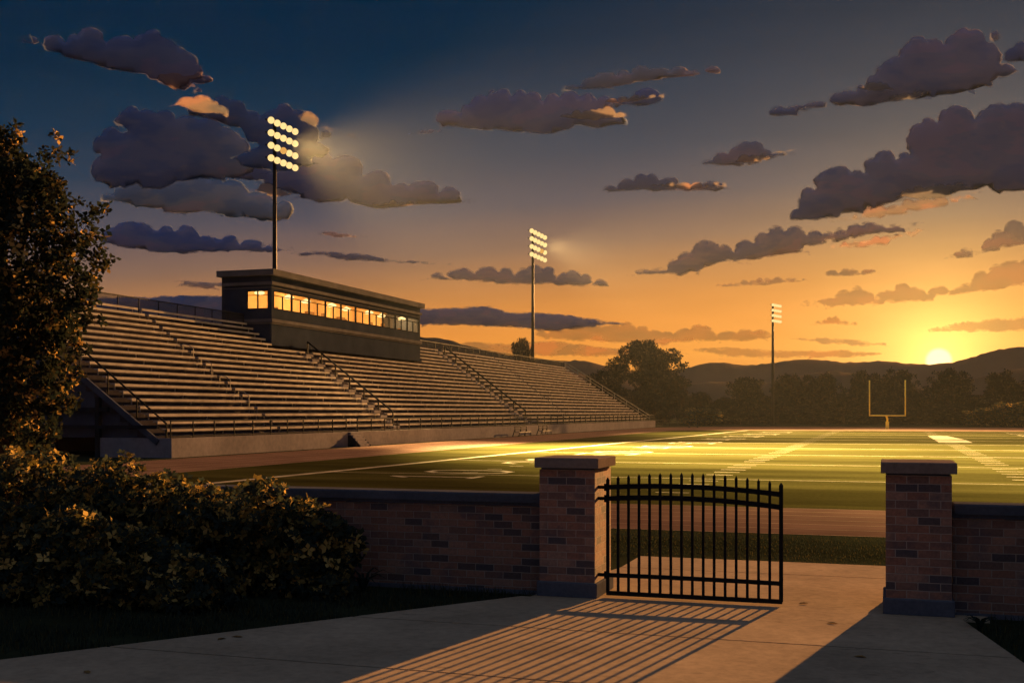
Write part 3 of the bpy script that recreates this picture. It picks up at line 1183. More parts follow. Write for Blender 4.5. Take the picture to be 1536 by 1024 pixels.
# ------------------------------------------------------------------ hills
def hill(profile, d, mat, depth, seed):
    r_ = np.random.default_rng(seed)
    xs = np.arange(profile[0][0], profile[-1][0] + 1, 7.0)
    ys = np.interp(xs, [p[0] for p in profile], [p[1] for p in profile])
    ys = np.convolve(np.pad(ys, 2, mode='edge'), np.ones(5) / 5, 'valid')
    ys += r_.normal(0, .55, len(xs))
    prof = [(-.5, 0.0), (-.36, .12), (-.22, .42), (-.1, .8), (0, 1.0), (.14, .8), (.4, .0)]
    V = []
    for px, py in zip(xs, ys):
        z = max(2.0, height(py, d))
        for o, k in prof:
            p = at_d(px, d + o * depth)
            wob = 1 + (r_.normal(0, .05) if 0 < k < 1 else 0)
            V.append((p.x, p.y, z * k * wob - (.6 if k == 0 else 0)))
    m_ = len(prof)
    Fc = [(i * m_ + k, (i + 1) * m_ + k, (i + 1) * m_ + k + 1, i * m_ + k + 1) for i in range(len(xs) - 1) for k in range(m_ - 1)]
    o = link('hills', np_mesh('hills', V, Fc, mat, True))
    o['kind'] = 'structure'
    return o


hill([(-300, 560), (300, 545), (560, 508), (640, 505), (668, 508), (720, 524), (790, 538), (850, 541), (880, 540), (905, 548), (960, 560), (1020, 555),
      (1050, 546), (1085, 542), (1120, 549), (1165, 543), (1205, 538), (1240, 541), (1275, 544), (1330, 541), (1365, 546), (1408, 546),
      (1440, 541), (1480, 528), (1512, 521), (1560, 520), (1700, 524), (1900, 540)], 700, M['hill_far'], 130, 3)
hill([(600, 560), (700, 545), (780, 552), (900, 565), (1000, 585), (1060, 572), (1150, 575), (1240, 556), (1300, 562), (1390, 585),
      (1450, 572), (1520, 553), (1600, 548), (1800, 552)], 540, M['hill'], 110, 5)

# ------------------------------------------------------------------ trees
def crown_mesh(name, lobes, count, size, mat, shell=.5, lobes_n=3, spread=.9):
    p, d = lobe_points(lobes, count, shell)
    v, f = leaf_sprays(p, d, size, lobes_n, .3, spread)
    return np_mesh(name, v, f, mat, False, np.tile(rng.random(count), lobes_n))


def trunk_mb(h, r, branches, base=(0, 0, 0)):
    mb = MB()
    b = Vector(base)
    mb.tube([b + Vector((0, 0, -.2)), b + Vector((.04 * h * .2, 0, h * .35)), b + Vector((-.02 * h, .01, h * .7)), b + Vector((0, 0, h))], r, 8, r * .35)
    for z0, tip in branches:
        s = b + Vector((0, 0, z0))
        t_ = b + Vector(tip)
        mid = s.lerp(t_, .5) + Vector((0, 0, .05 * h))
        mb.tube([s, mid, t_], r * .5, 6, r * .14)
    return mb


# near tree at the left edge
def tree_lobes(spec):
    return [((x, y, z), (r, r, r * k)) for x, y, z, r, k in spec]


NT = at_y(2, 17.2)[0]
ntree = thing('tree', 'big dark leafy tree beside the shrubs, leaf tips lit gold by the sunset', 'tree', NT)
nd = 17.2 / ray(2)[1]


def npos(px, py, dy=0.0):       # local crown position seen at (px, py)
    p, d = at_y(px, 17.2 + dy)
    return (p.x - NT.x, dy, height(py, d))


sp = []
for (px, py, rr, dy) in [(-120, 330, 1.3, 0), (-60, 250, 1.0, .2), (5, 225, .45, 0), (-10, 290, 1.0, -.3), (40, 300, .75, 0), (75, 235, .22, .1), (95, 240, .16, 0), (60, 275, .42, .2),
                          (85, 320, .32, 0), (30, 380, .95, -.4), (90, 370, .5, .1), (120, 350, .33, 0), (135, 320, .2, .2), (140, 375, .28, -.1), (150, 395, .2, 0), (105, 430, .5, -.3),
                          (125, 425, .3, .2), (20, 470, 1.05, -.2), (80, 490, .5, .2), (110, 470, .36, -.2), (118, 520, .22, 0), (40, 560, .9, .1), (70, 585, .5, -.2), (100, 600, .26, .2),
                          (-80, 480, 1.5, 0), (-60, 600, 1.3, .2), (10, 640, .7, 0), (60, 640, .4, -.3), (158, 312, .11, 0), (166, 385, .11, .1), (108, 232, .11, 0), (152, 350, .13, -.1), (114, 300, .12, 0), (84, 207, .10, 0), (140, 455, .14, 0), (150, 480, .10, .1), (114, 560, .14, 0), (106, 612, .12, -.1),
                          (18, 205, .25, 0), (-30, 215, .5, .1), (25, 195, .14, 0), (-150, 430, 1.4, .3)]:
    c = npos(px, py, dy)
    sp.append((c, (rr, rr * .95, rr * .9)))
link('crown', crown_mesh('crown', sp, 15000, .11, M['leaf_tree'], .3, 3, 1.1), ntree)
tb = trunk_mb(5.6, .22, [(1.8, npos(60, 560)), (2.3, npos(90, 440)), (2.8, npos(110, 350)), (3.1, npos(50, 280)), (3.3, npos(-60, 300)), (2.0, npos(-80, 480)), (3.6, npos(10, 220))])
ob = tb.build('trunk', M['bark'], None, True)
ob.parent = ntree


# far trees: three crowns, copied
def far_proto(seed):
    r_ = np.random.default_rng(seed)
    L = [((0, 0, .55), (.36, .36, .34))]
    for k in range(13):
        a = r_.uniform(0, 2 * PI)
        rad = r_.uniform(.15, .40)
        z = r_.uniform(.25, .9)
        rr = r_.uniform(.13, .24) * (1.12 - .45 * abs(z - .5))
        L.append(((rad * math.cos(a) * (1.25 - z * .75), rad * math.sin(a) * (1.25 - z * .75), z), (rr, rr, rr * .8)))
    for k in range(16):
        a = r_.uniform(0, 2 * PI)
        z = r_.uniform(.3, 1.0)
        rad = .48 * math.sqrt(max(0.05, 1 - ((z - .5) / .56) ** 2))
        rr = r_.uniform(.05, .09)
        L.append(((rad * math.cos(a), rad * math.sin(a), z), (rr, rr, rr * .8)))
    for k in range(10):
        a = r_.uniform(0, 2 * PI)
        L.append(((.32 * math.cos(a), .32 * math.sin(a), r_.uniform(.08, .3)), (.24, .24, .17)))
    cm = crown_mesh('crown', L, 5200, .05, M['leaf_far'], .3, 3, 1.2)
    tm = trunk_mb(.75, .035, [(.2, (.25, 0, .5)), (.25, (-.22, .1, .55)), (.3, (.05, -.25, .6)), (.35, (-.1, .1, .9))])
    to = tm.build('trunk', M['bark'], None, True)
    return cm, to.data, to


protos = []
for s_ in (21, 22, 23, 24):
    cm, tm, to = far_proto(s_)
    protos.append((cm, tm))
    bpy.data.objects.remove(to)


def far_tree(px, py, wpx, d, k, label, name='tree', cat='tree', group='trees beyond the field', trunk=True):
    p = at_d(px, d)
    h = height(py, d)
    w = wpx / F * d
    r = thing(name, label, cat, p, group)
    r.scale = (w, w, h)
    r.rotation_euler = (0, 0, random.uniform(0, 6.28))
    link('crown', protos[k][0] if trunk else bush_me[k], r)
    if trunk:
        link('trunk', protos[k][1], r)
    return r


bush_me = [m_.copy() for m_, _ in protos]
for m_ in bush_me:
    m_.materials[0] = M['leaf_bush']
FT = [  # px, top row, width px, distance, crown, label
    (783, 514, 48, 330, 0, 'lone round tree peeking above the grandstand back rail'),
    (898, 575, 74, 262, 1, 'low dark tree crowding the left side of the tallest far tree'),
    (1046, 582, 70, 262, 2, 'first low tree of the far belt beside the tallest far tree'),
    (1082, 590, 62, 250, 3, 'small dark tree in the belt just before the distant light tower'),
    (1122, 573, 84, 258, 0, 'round-topped tree directly left of the distant light tower'),
    (1158, 588, 70, 248, 1, 'low tree right behind the pole of the distant light tower'),
    (1190, 568, 86, 256, 2, 'broad tree just right of the distant light tower'),
    (1232, 568, 80, 252, 3, 'dark tree with a gold lit shoulder right of the light tower'),
    (1266, 584, 72, 246, 0, 'lower tree filling the belt left of the goalpost'),
    (1295, 566, 74, 262, 1, 'hazy tree behind the left upright of the goalpost'),
    (1328, 574, 70, 270, 2, 'hazy tree seen between the two goalpost uprights'),
    (1350, 562, 76, 258, 3, 'tall tree behind the right upright of the goalpost'),
    (1386, 586, 70, 246, 0, 'dark tree just right of the goalpost'),
    (1424, 563, 96, 266, 1, 'broad crowned hazy tree below the setting sun'),
    (1462, 586, 78, 246, 2, 'dark low tree right of the setting sun'),
    (1504, 566, 86, 256, 3, 'tall tree near the end of the belt, above the lit bushes'),
    (1548, 572, 90, 252, 0, 'last tree of the belt, cut by the picture edge'),
    (1310, 600, 70, 242, 2, 'short dark tree under the crossbar of the goalpost'),
    (1110, 606, 70, 240, 3, 'short bushy tree at the foot of the belt near the picnic table'),
    (1210, 602, 80, 240, 1, 'short bushy tree at the foot of the belt right of the light tower'),
    (1420, 602, 90, 240, 2, 'short wide tree at the foot of the belt under the sun'),
]
for px, py, w, d, k, lab in FT:
    far_tree(px, py - (7 if py < 576 else -6), w * .80, d, k, lab)
for px, py, w, d, k, lab in [(1052, 612, 60, 232, 1, 'low bush with gold edges beyond the end of the stand'),
                             (1474, 612, 62, 214, 2, 'wide gold-edged bush at the far edge of the field, nearest the goalpost'),
                             (1514, 604, 70, 212, 3, 'taller gold-edged bush at the far edge beside the wide one'),
                             (1556, 600, 66, 210, 0, 'gold-edged bush furthest along the far edge, cut by the picture edge')]:
    far_tree(px, py, w, d, k, lab, 'bush', 'bush', 'bushes at the edge of the far trees', False)

# tallest far tree, with sky gaps
TD = 242
TP = at_d(966, TD)
bt = thing('tree', 'tallest far tree with sky showing through its crown, beyond the stand', 'tree', TP, 'trees beyond the field')


def tpos(px, py, dy=0.0):
    p = at_d(px, TD + dy)
    return (p.x - TP.x, p.y - TP.y, height(py, TD))


L = []
for px, py, rr, dy in [(965, 535, 2.8, 0), (945, 530, 2.0, -1), (985, 538, 2.2, 1), (1008, 535, 1.7, 0), (968, 520, 1.5, 0), (955, 519, 1.2, 1), (978, 518, 1.0, 0), (932, 545, 1.6, 0), (918, 548, 1.2, 1),
                        (925, 565, 1.8, -1), (905, 562, 1.3, 0), (890, 570, 1.4, 0), (1020, 550, .9, 0), (1028, 548, .6, 0), (1018, 575, 1.6, 0), (1005, 592, 2.1, 1), (985, 580, 2.4, -1), (1030, 575, .8, 0),
                        (970, 600, 2.6, 0), (935, 598, 2.0, 0), (910, 595, 2.0, 1), (1015, 610, 1.7, 0), (950, 618, 2.4, -1), (990, 620, 2.4, 0), (920, 620, 2.0, 0), (1026, 590, .8, 0), (900, 620, 1.8, 0)]:
    L.append((tpos(px, py, dy), (rr, rr, rr * .85)))
for k in range(34):
    a_, q_ = random.uniform(0, 6.28), math.sqrt(random.random())
    L.append((tpos(966 + 52 * q_ * math.cos(a_), 588 + 44 * q_ * math.sin(a_), random.uniform(-3, 3)), (1.9, 1.9, 1.6)))
link('crown', crown_mesh('crown', [(c_, tuple(q * 1.22 for q in r_)) for c_, r_ in L], 13000, .52, M['leaf_far'], .2, 3, 1.2), bt)
tb = trunk_mb(13, .75, [(5, tpos(935, 560)), (6, tpos(1000, 560)), (7, tpos(965, 530)), (4.5, tpos(1010, 590)), (5, tpos(915, 590)), (8, tpos(985, 535))])
o_ = tb.build('trunk', M['bark'], None, True)
o_.parent = bt

# picnic table and low rail fence beyond the stand
pt = at_row(1040, 641)
tb_ = thing('picnic_table', 'small dark picnic table beyond the far end of the grandstand', 'table', pt)
part('tabletop', MB().box(pt.x - 1.1, pt.x + 1.1, pt.y - .5, pt.y + .5, .86, .95), M['steel_dark'], tb_)
for s in (-1, 1):
    part('leg', MB().bar((pt.x + s * .7, pt.y - .5, 0), (pt.x + s * .7, pt.y + .4, .86), .14).bar((pt.x + s * .7, pt.y + .5, 0), (pt.x + s * .7, pt.y - .4, .86), .14), M['steel_dark'], tb_)
    part('seat', MB().box(pt.x - 1.1, pt.x + 1.1, pt.y + s * .85 - .15, pt.y + s * .85 + .15, .45, .52), M['steel_dark'], tb_)
f0 = Vector((SF - .3, FEND(0) + 1.4, 0))
f1 = at_d(1075, 232)
lf = thing('rail_fence', 'low dark rail fence running on from the end of the grandstand', 'fence', f0)
mb = MB()
for k in range(10):
    p = f0.lerp(f1, k / 9)
    mb.bar(p + Vector((0, 0, -.1)), p + Vector((0, 0, 1.25)), .1)
part('post', mb, M['rail'], lf)
for z in (1.2, .7):
    part('rail', MB().bar(f0 + Vector((0, .06, z)), f1 + Vector((0, .06, z)), .07, .1), M['rail'], lf)

# ------------------------------------------------------------------ shrubs, fern, grass in the bed
def shrub(lobs, count, label, size=.088):
    cx = sum(l[0][0] for l in lobs) / len(lobs)
    cy = sum(l[0][1] for l in lobs) / len(lobs)
    r = thing('shrub', label, 'shrub', (cx, cy, 0), 'shrubs along the wall')
    L = [((c[0] - cx, c[1] - cy, c[2]), rd) for c, rd in lobs]
    p, d = lobe_points(L, int(count * 1.45), .5)
    k = p[:, 2] > .05
    p, d = p[k], d[k]
    v, f = leaf_sprays(p, d * .6 + np.array([0, 0, .6]), size, 4, .35, .8)
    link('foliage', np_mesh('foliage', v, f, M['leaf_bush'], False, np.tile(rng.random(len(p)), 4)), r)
    mb = MB()
    for q in range(14):
        l_ = L[random.randrange(len(L))]
        a = random.uniform(0, 6.28)
        x0, y0 = l_[0][0] * .6, l_[0][1] * .6
        mb.tube([(x0, y0, -.05), ((x0 + l_[0][0]) / 2 + .1 * math.cos(a), (y0 + l_[0][1]) / 2 + .1 * math.sin(a), l_[0][2] * .55), (l_[0][0], l_[0][1], l_[0][2])], .022, 5, .008)
    part_ = mb.build('stem', M['bark'], None, True)
    part_.parent = r
    return r


def lob(px, py, y, rr, sq=1.0):
    p, d = at_y(px, y)
    return ((p.x, p.y, height(py, d)), (rr, rr * .8, rr * sq))


def mound(prof, y, fill, seed):
    """lobes under a top profile (px, py) standing on the line Y = y"""
    rr_ = random.Random(seed)
    out = []
    for (px, py) in prof:
        p, d = at_y(px, y)
        zt_ = height(py, d)
        r_ = rr_.uniform(.22, .32)
        out.append(((p.x, y + rr_.uniform(-.15, .15), zt_ - r_), (r_, r_, r_)))
        zz = zt_ - r_ * 1.9
        while zz > .1:
            q = fill * rr_.uniform(.85, 1.15)
            out.append(((p.x + rr_.uniform(-.15, .15), y - .25 + rr_.uniform(-.3, .2), zz), (q, q * .9, q * .8)))
            zz -= q * .9
    return out


shrub(mound([(-60, 690), (-20, 675), (15, 668), (45, 676), (75, 668), (105, 680), (135, 690)], 14.9, .42, 1), 2100,
      'tall shrub furthest back, its gold tips in front of the grandstand end')
shrub(mound([(150, 682), (180, 678), (205, 690), (235, 706), (262, 706), (285, 722)], 14.75, .42, 2), 1900,
      'shrub in the middle of the back row between the tall one and the wall')
shrub(mound([(310, 720), (340, 728), (368, 725), (395, 714), (420, 726), (440, 748), (458, 745), (478, 752)], 14.5, .42, 3), 2300,
      'rounded shrub of the back row in front of the low brick wall')
shrub(mound([(488, 765), (502, 772), (512, 792), (506, 822)], 14.6, .24, 4), 750,
      'small last shrub of the back row, against the bare brickwork')
shrub(mound([(-70, 750), (-30, 745), (10, 748), (40, 756), (70, 768), (95, 762), (122, 758), (150, 768), (178, 785)], 12.9, .4, 5), 2800,
      'largest front shrub, at the corner of the path bed')
shrub(mound([(200, 790), (220, 800), (245, 822), (262, 818), (285, 828), (305, 836), (318, 856)], 12.9, .34, 6), 1500,
      'lower front shrub sloping down towards the concrete path')


def blades(n, xy, h, w, name, lean=.5):
    xy = np.asarray(xy)
    a = rng.uniform(0, 2 * PI, (n, 1))
    d = np.concatenate([np.cos(a), np.sin(a), np.zeros((n, 1))], 1)
    s = np.concatenate([-np.sin(a), np.cos(a), np.zeros((n, 1))], 1)
    hh = h * rng.uniform(.5, 1.3, (n, 1))
    ln_ = lean * rng.uniform(.2, 1.3, (n, 1)) * hh
    b = np.concatenate([xy, np.zeros((n, 1))], 1)
    up = np.array([[0, 0, 1.0]])
    v = np.stack([b - s * w, b + s * w, b + d * ln_ * .4 + up * hh * .6 + s * w * .7, b + d * ln_ * .4 + up * hh * .6 - s * w * .7, b + d * ln_ + up * hh], 1)
    i = np.arange(n)[:, None] * 5
    f = np.concatenate([i + np.array([[0, 1, 2, 3]]), ], 0)
    f2 = i + np.array([[3, 2, 4, 4]])
    V = v.reshape(-1, 3)
    F3 = np.concatenate([i + np.array([[0, 1, 2]]), i + np.array([[0, 2, 3]]), i + np.array([[3, 2, 4]])], 0)
    return np_mesh(name, V, F3, M['blade'], False, np.tile(rng.random(n), 3))


pts = []
while len(pts) < 15000:
    y = random.uniform(8.8, 15.4)
    l_, r_ = path_x(y)
    if random.random() < .86:
        x = l_ - .03 - random.random() ** 1.6 * 7.5
    else:
        x = r_ + .03 + random.random() ** 1.5 * 3.0
    if math.sin(x * 2.3 + y) * math.sin(y * 3.1 - x * .7) + random.uniform(-.6, .9) > 0:
        pts.append((x, y))
o_ = link('grass', blades(len(pts), pts, .10, .006, 'grass', .7))
tag(o_, 'dark uncut grass on both sides of the concrete path', 'grass', kind='stuff')
pts = []
while len(pts) < 9000:
    y = 20.05 + random.random() * 4.6
    x = random.uniform(-7.5, 2.5)
    pts.append((x, y))
o_ = link('grass', blades(len(pts), pts, .035, .008, 'grass', .7))
tag(o_, 'short dark grass strip between the gateway path and the running track', 'grass', kind='stuff')


def spiky(px, y, n, h, label):
    p, d = at_y(px, y)
    r = thing('spiky_plant', label, 'plant', p, 'spiky plants in the bed')
    for k in range(n):
        a = 2 * PI * k / n + random.uniform(-.2, .2)
        L_ = h * random.uniform(.7, 1.2)
        mb = MB()
        dx, dy = math.cos(a), math.sin(a)
        w = .022
        q = [(0, 0, 0), (dx * L_ * .3, dy * L_ * .3, L_ * .62), (dx * L_ * .7, dy * L_ * .7, L_ * .78), (dx * L_ * 1.05, dy * L_ * 1.05, L_ * .6)]
        ws = [w * .7, w, w * .7, .002]
        b_ = len(mb.v)
        for (x, yy, z), ww in zip(q, ws):
            mb.v += [(x - dy * ww, yy + dx * ww, z), (x, yy, z - ww * .5), (x + dy * ww, yy - dx * ww, z)]
        for i in range(3):
            for c in range(2):
                mb.f.append((b_ + i * 3 + c, b_ + i * 3 + c + 1, b_ + i * 3 + 4 + c, b_ + i * 3 + 3 + c))
        o = mb.build('blade', M['blade'], None)
        o.parent = r
    return r


spiky(545, 14.85, 13, .36, 'spiky plant with long blades at the foot of the low brick wall')
spiky(455, 13.9, 11, .28, 'spiky plant with thin blades under the rounded shrub')
spiky(345, 12.9, 11, .26, 'spiky plant at the end of the lower front shrub')
spiky(1470, 14.6, 10, .2, 'low spiky plant by the wall on the sunset side of the opening')

for k, (px, py, lab) in enumerate([(332, 958, 'dry leaf on the shaded path, nearer the grass of two together'), (356, 955, 'dry leaf on the shaded path, further from the grass of two together'),
                                   (130, 1008, 'dry leaf on the path near the picture corner'), (1248, 935, 'dry leaf on sunlit paving beside the bare pillar shadow'),
                                   (1205, 905, 'dry leaf on the paving just outside the gate opening'), (1290, 985, 'dry leaf lying close to the shadow of the bare pillar')]):
    p = at_row(px, py, PZ)
    mb = MB()
    a_ = random.uniform(0, 6.28)
    ca_, sa_ = math.cos(a_), math.sin(a_)
    q_ = [(-.07, 0, .004), (-.03, .03, .012), (.02, .026, .018), (.075, 0, .006), (.02, -.026, .016), (-.03, -.03, .01)]
    mb.v += [(0, 0, .004)] + [(x * ca_ - y * sa_, x * sa_ + y * ca_, z) for x, y, z in q_]
    mb.f += [(0, i + 1, (i + 1) % 6 + 1) for i in range(6)]
    o = mb.build('fallen_leaf', M['dry_leaf'])
    o.location = (p.x, p.y, PZ)
    tag(o, lab, 'leaf', 'leaves blown onto the path')

# ------------------------------------------------------------------ clouds
FW = Vector((-SA, CA, 0))
RT = Vector((CA, SA, 0))
crnd = random.Random(5)


def cloud(desc, top, bot, c, op, trans=.3, puff=20, jag=4, rim=None):
    trans = max(0.0, (trans - .25) * .8)
    cx0 = top[0][0]
    op = min(.97, op + .08)
    if c[0] > .42 and c not in (AMBER,):
        c = (c[0] * .55, c[1] * .67, c[2] * .92)
    if c[0] < .36 and cx0 < 800:
        c = (c[0] * .8, c[1] * .9, c[2] * 1.1)
    top = list(top)
    bot = list(bot)
    outl = []
    for a, b in zip(top[:-1], top[1:]):
        A, B = Vector(a), Vector(b)
        Ln = (B - A).length
        k = max(1, int(round(Ln / (puff * 1.5 * crnd.uniform(.6, 1.5)))))
        cuts = [0] + sorted(min(.95, max(.05, (i + crnd.uniform(-.22, .22)) / k)) for i in range(1, k)) + [1]
        for s0, s1 in zip(cuts[:-1], cuts[1:]):
            P, Q = A.lerp(B, s0), A.lerp(B, s1)
            ch = Q - P
            nrm = Vector((ch.y, -ch.x))
            bul = crnd.uniform(.10, .36)
            skw = crnd.uniform(-.25, .25)
            ns = 6
            for i in range(ns):
                u = i / ns
                outl.append(P + ch * (u + skw * u * (1 - u)) + nrm * bul * (4 * u * (1 - u)) ** .7 * (1 if puff > 4 else .2))
    chain = [Vector(top[-1])] + [Vector(p) for p in bot] + [Vector(top[0])]
    for A, B in zip(chain[:-1], chain[1:]):
        Ln = (B - A).length
        k = max(1, int(Ln / 30))
        outl.append(A.copy())
        for i in range(1, k + 1):
            u = (i - .5 + crnd.uniform(-.2, .2)) / k
            P = A.lerp(B, u)
            w = crnd.uniform(.3, 1.0) * jag * 1.3
            e = crnd.choice((-1, 1)) * crnd.uniform(8, 22)
            outl.append(P + Vector((e + 5, 0)))
            outl.append(P + Vector((e * 1.6, w)))
            outl.append(P + Vector((e - 7, -w * .25)))
    # drop near-duplicates
    clean = []
    for p in outl:
        if not clean or (p - clean[-1]).length > .35:
            clean.append(p)
    if (clean[0] - clean[-1]).length < .35:
        clean.pop()
    xs = [p.x for p in clean]
    ys = [p.y for p in clean]
    cy = (min(ys) + max(ys)) / 2
    cx = (min(xs) + max(xs)) / 2
    D = min(8000, max(2600, 1000 * F / max(60, HOR - cy)))
    hgt = max(ys) - min(ys)
    stepp = max(3.0, min(9, hgt / 7))
    n0 = len(clean)
    P2 = [Vector((p.x, p.y)) for p in clean]
    arr = np.array([(p.x, p.y) for p in clean])
    nxt = np.roll(arr, -1, 0)

    def inside(x, y):
        c_ = ((arr[:, 1] > y) != (nxt[:, 1] > y)) & (x < (nxt[:, 0] - arr[:, 0]) * (y - arr[:, 1]) / (nxt[:, 1] - arr[:, 1] + 1e-12) + arr[:, 0])
        return c_.sum() % 2 == 1

    def dist(x, y):
        e = nxt - arr
        w = np.array([x, y]) - arr
        t_ = np.clip((w * e).sum(1) / ((e * e).sum(1) + 1e-9), 0, 1)
        return np.sqrt(((w - e * t_[:, None]) ** 2).sum(1).min())

    y = min(ys) + stepp * .5
    row = 0
    while y < max(ys):
        x = min(xs) + stepp * (.5 if row % 2 else 1.0)
        while x < max(xs):
            if inside(x, y) and dist(x, y) > stepp * .35:
                P2.append(Vector((x + crnd.uniform(-.2, .2) * stepp, y + crnd.uniform(-.2, .2) * stepp)))
            x += stepp * 1.25
        y += stepp
        row += 1
    res = delaunay_2d_cdt(P2, [(i, (i + 1) % n0) for i in range(n0)], [], 1, 1e-4)
    v2, tri = res[0], res[2]
    Rr = max(5.0, min(26.0, hgt * .3))
    V = []
    sc_ = D / F
    ds = []
    for p in v2:
        q = dist(p.x, p.y)
        k = min(1, q / Rr)
        lum = math.sin(p.x * .11 + p.y * .05) * math.sin(p.y * .16 - p.x * .04) * 3.0 * k
        ds.append((math.sin(k * PI / 2) * Rr * .26 + lum * .10) if q > .02 else 0)
    ctr = FW * D + RT * ((cx - 768) / F * D) + Vector((0, 0, H + (HOR - cy) / F * D))
    for sgn in (-1, 1):
        for p, t_ in zip(v2, ds):
            V.append(RT * ((p.x - cx) * sc_) + Vector((0, 0, (cy - p.y) * sc_)) + FW * (sgn * t_ * sc_))
    m_ = len(v2)
    Fc = [tuple(f) for f in tri] + [tuple(m_ + i for i in reversed(f)) for f in tri]
    me = bpy.data.meshes.new('cloud')
    me.from_pydata([tuple(p) for p in V], [], Fc)
    me.attributes.new('thick', 'FLOAT', 'POINT').data.foreach_set('value', [min(1.0, dist(p.x, p.y) / 12.0) for p in v2] * 2)
    bm = bmesh.new()
    bm.from_mesh(me)
    bmesh.ops.remove_doubles(bm, verts=bm.verts, dist=.01)
    bmesh.ops.recalc_face_normals(bm, faces=bm.faces)
    bm.to_mesh(me)
    bm.free()
    me.polygons.foreach_set('use_smooth', [True] * len(me.polygons))
    me.materials.append(cloud_mat('cloud_vapour', c, op, trans))
    o = bpy.data.objects.new('cloud', me)
    col.objects.link(o)
    o.location = ctr
    tag(o, desc, 'cloud', 'sunset clouds')
    return o


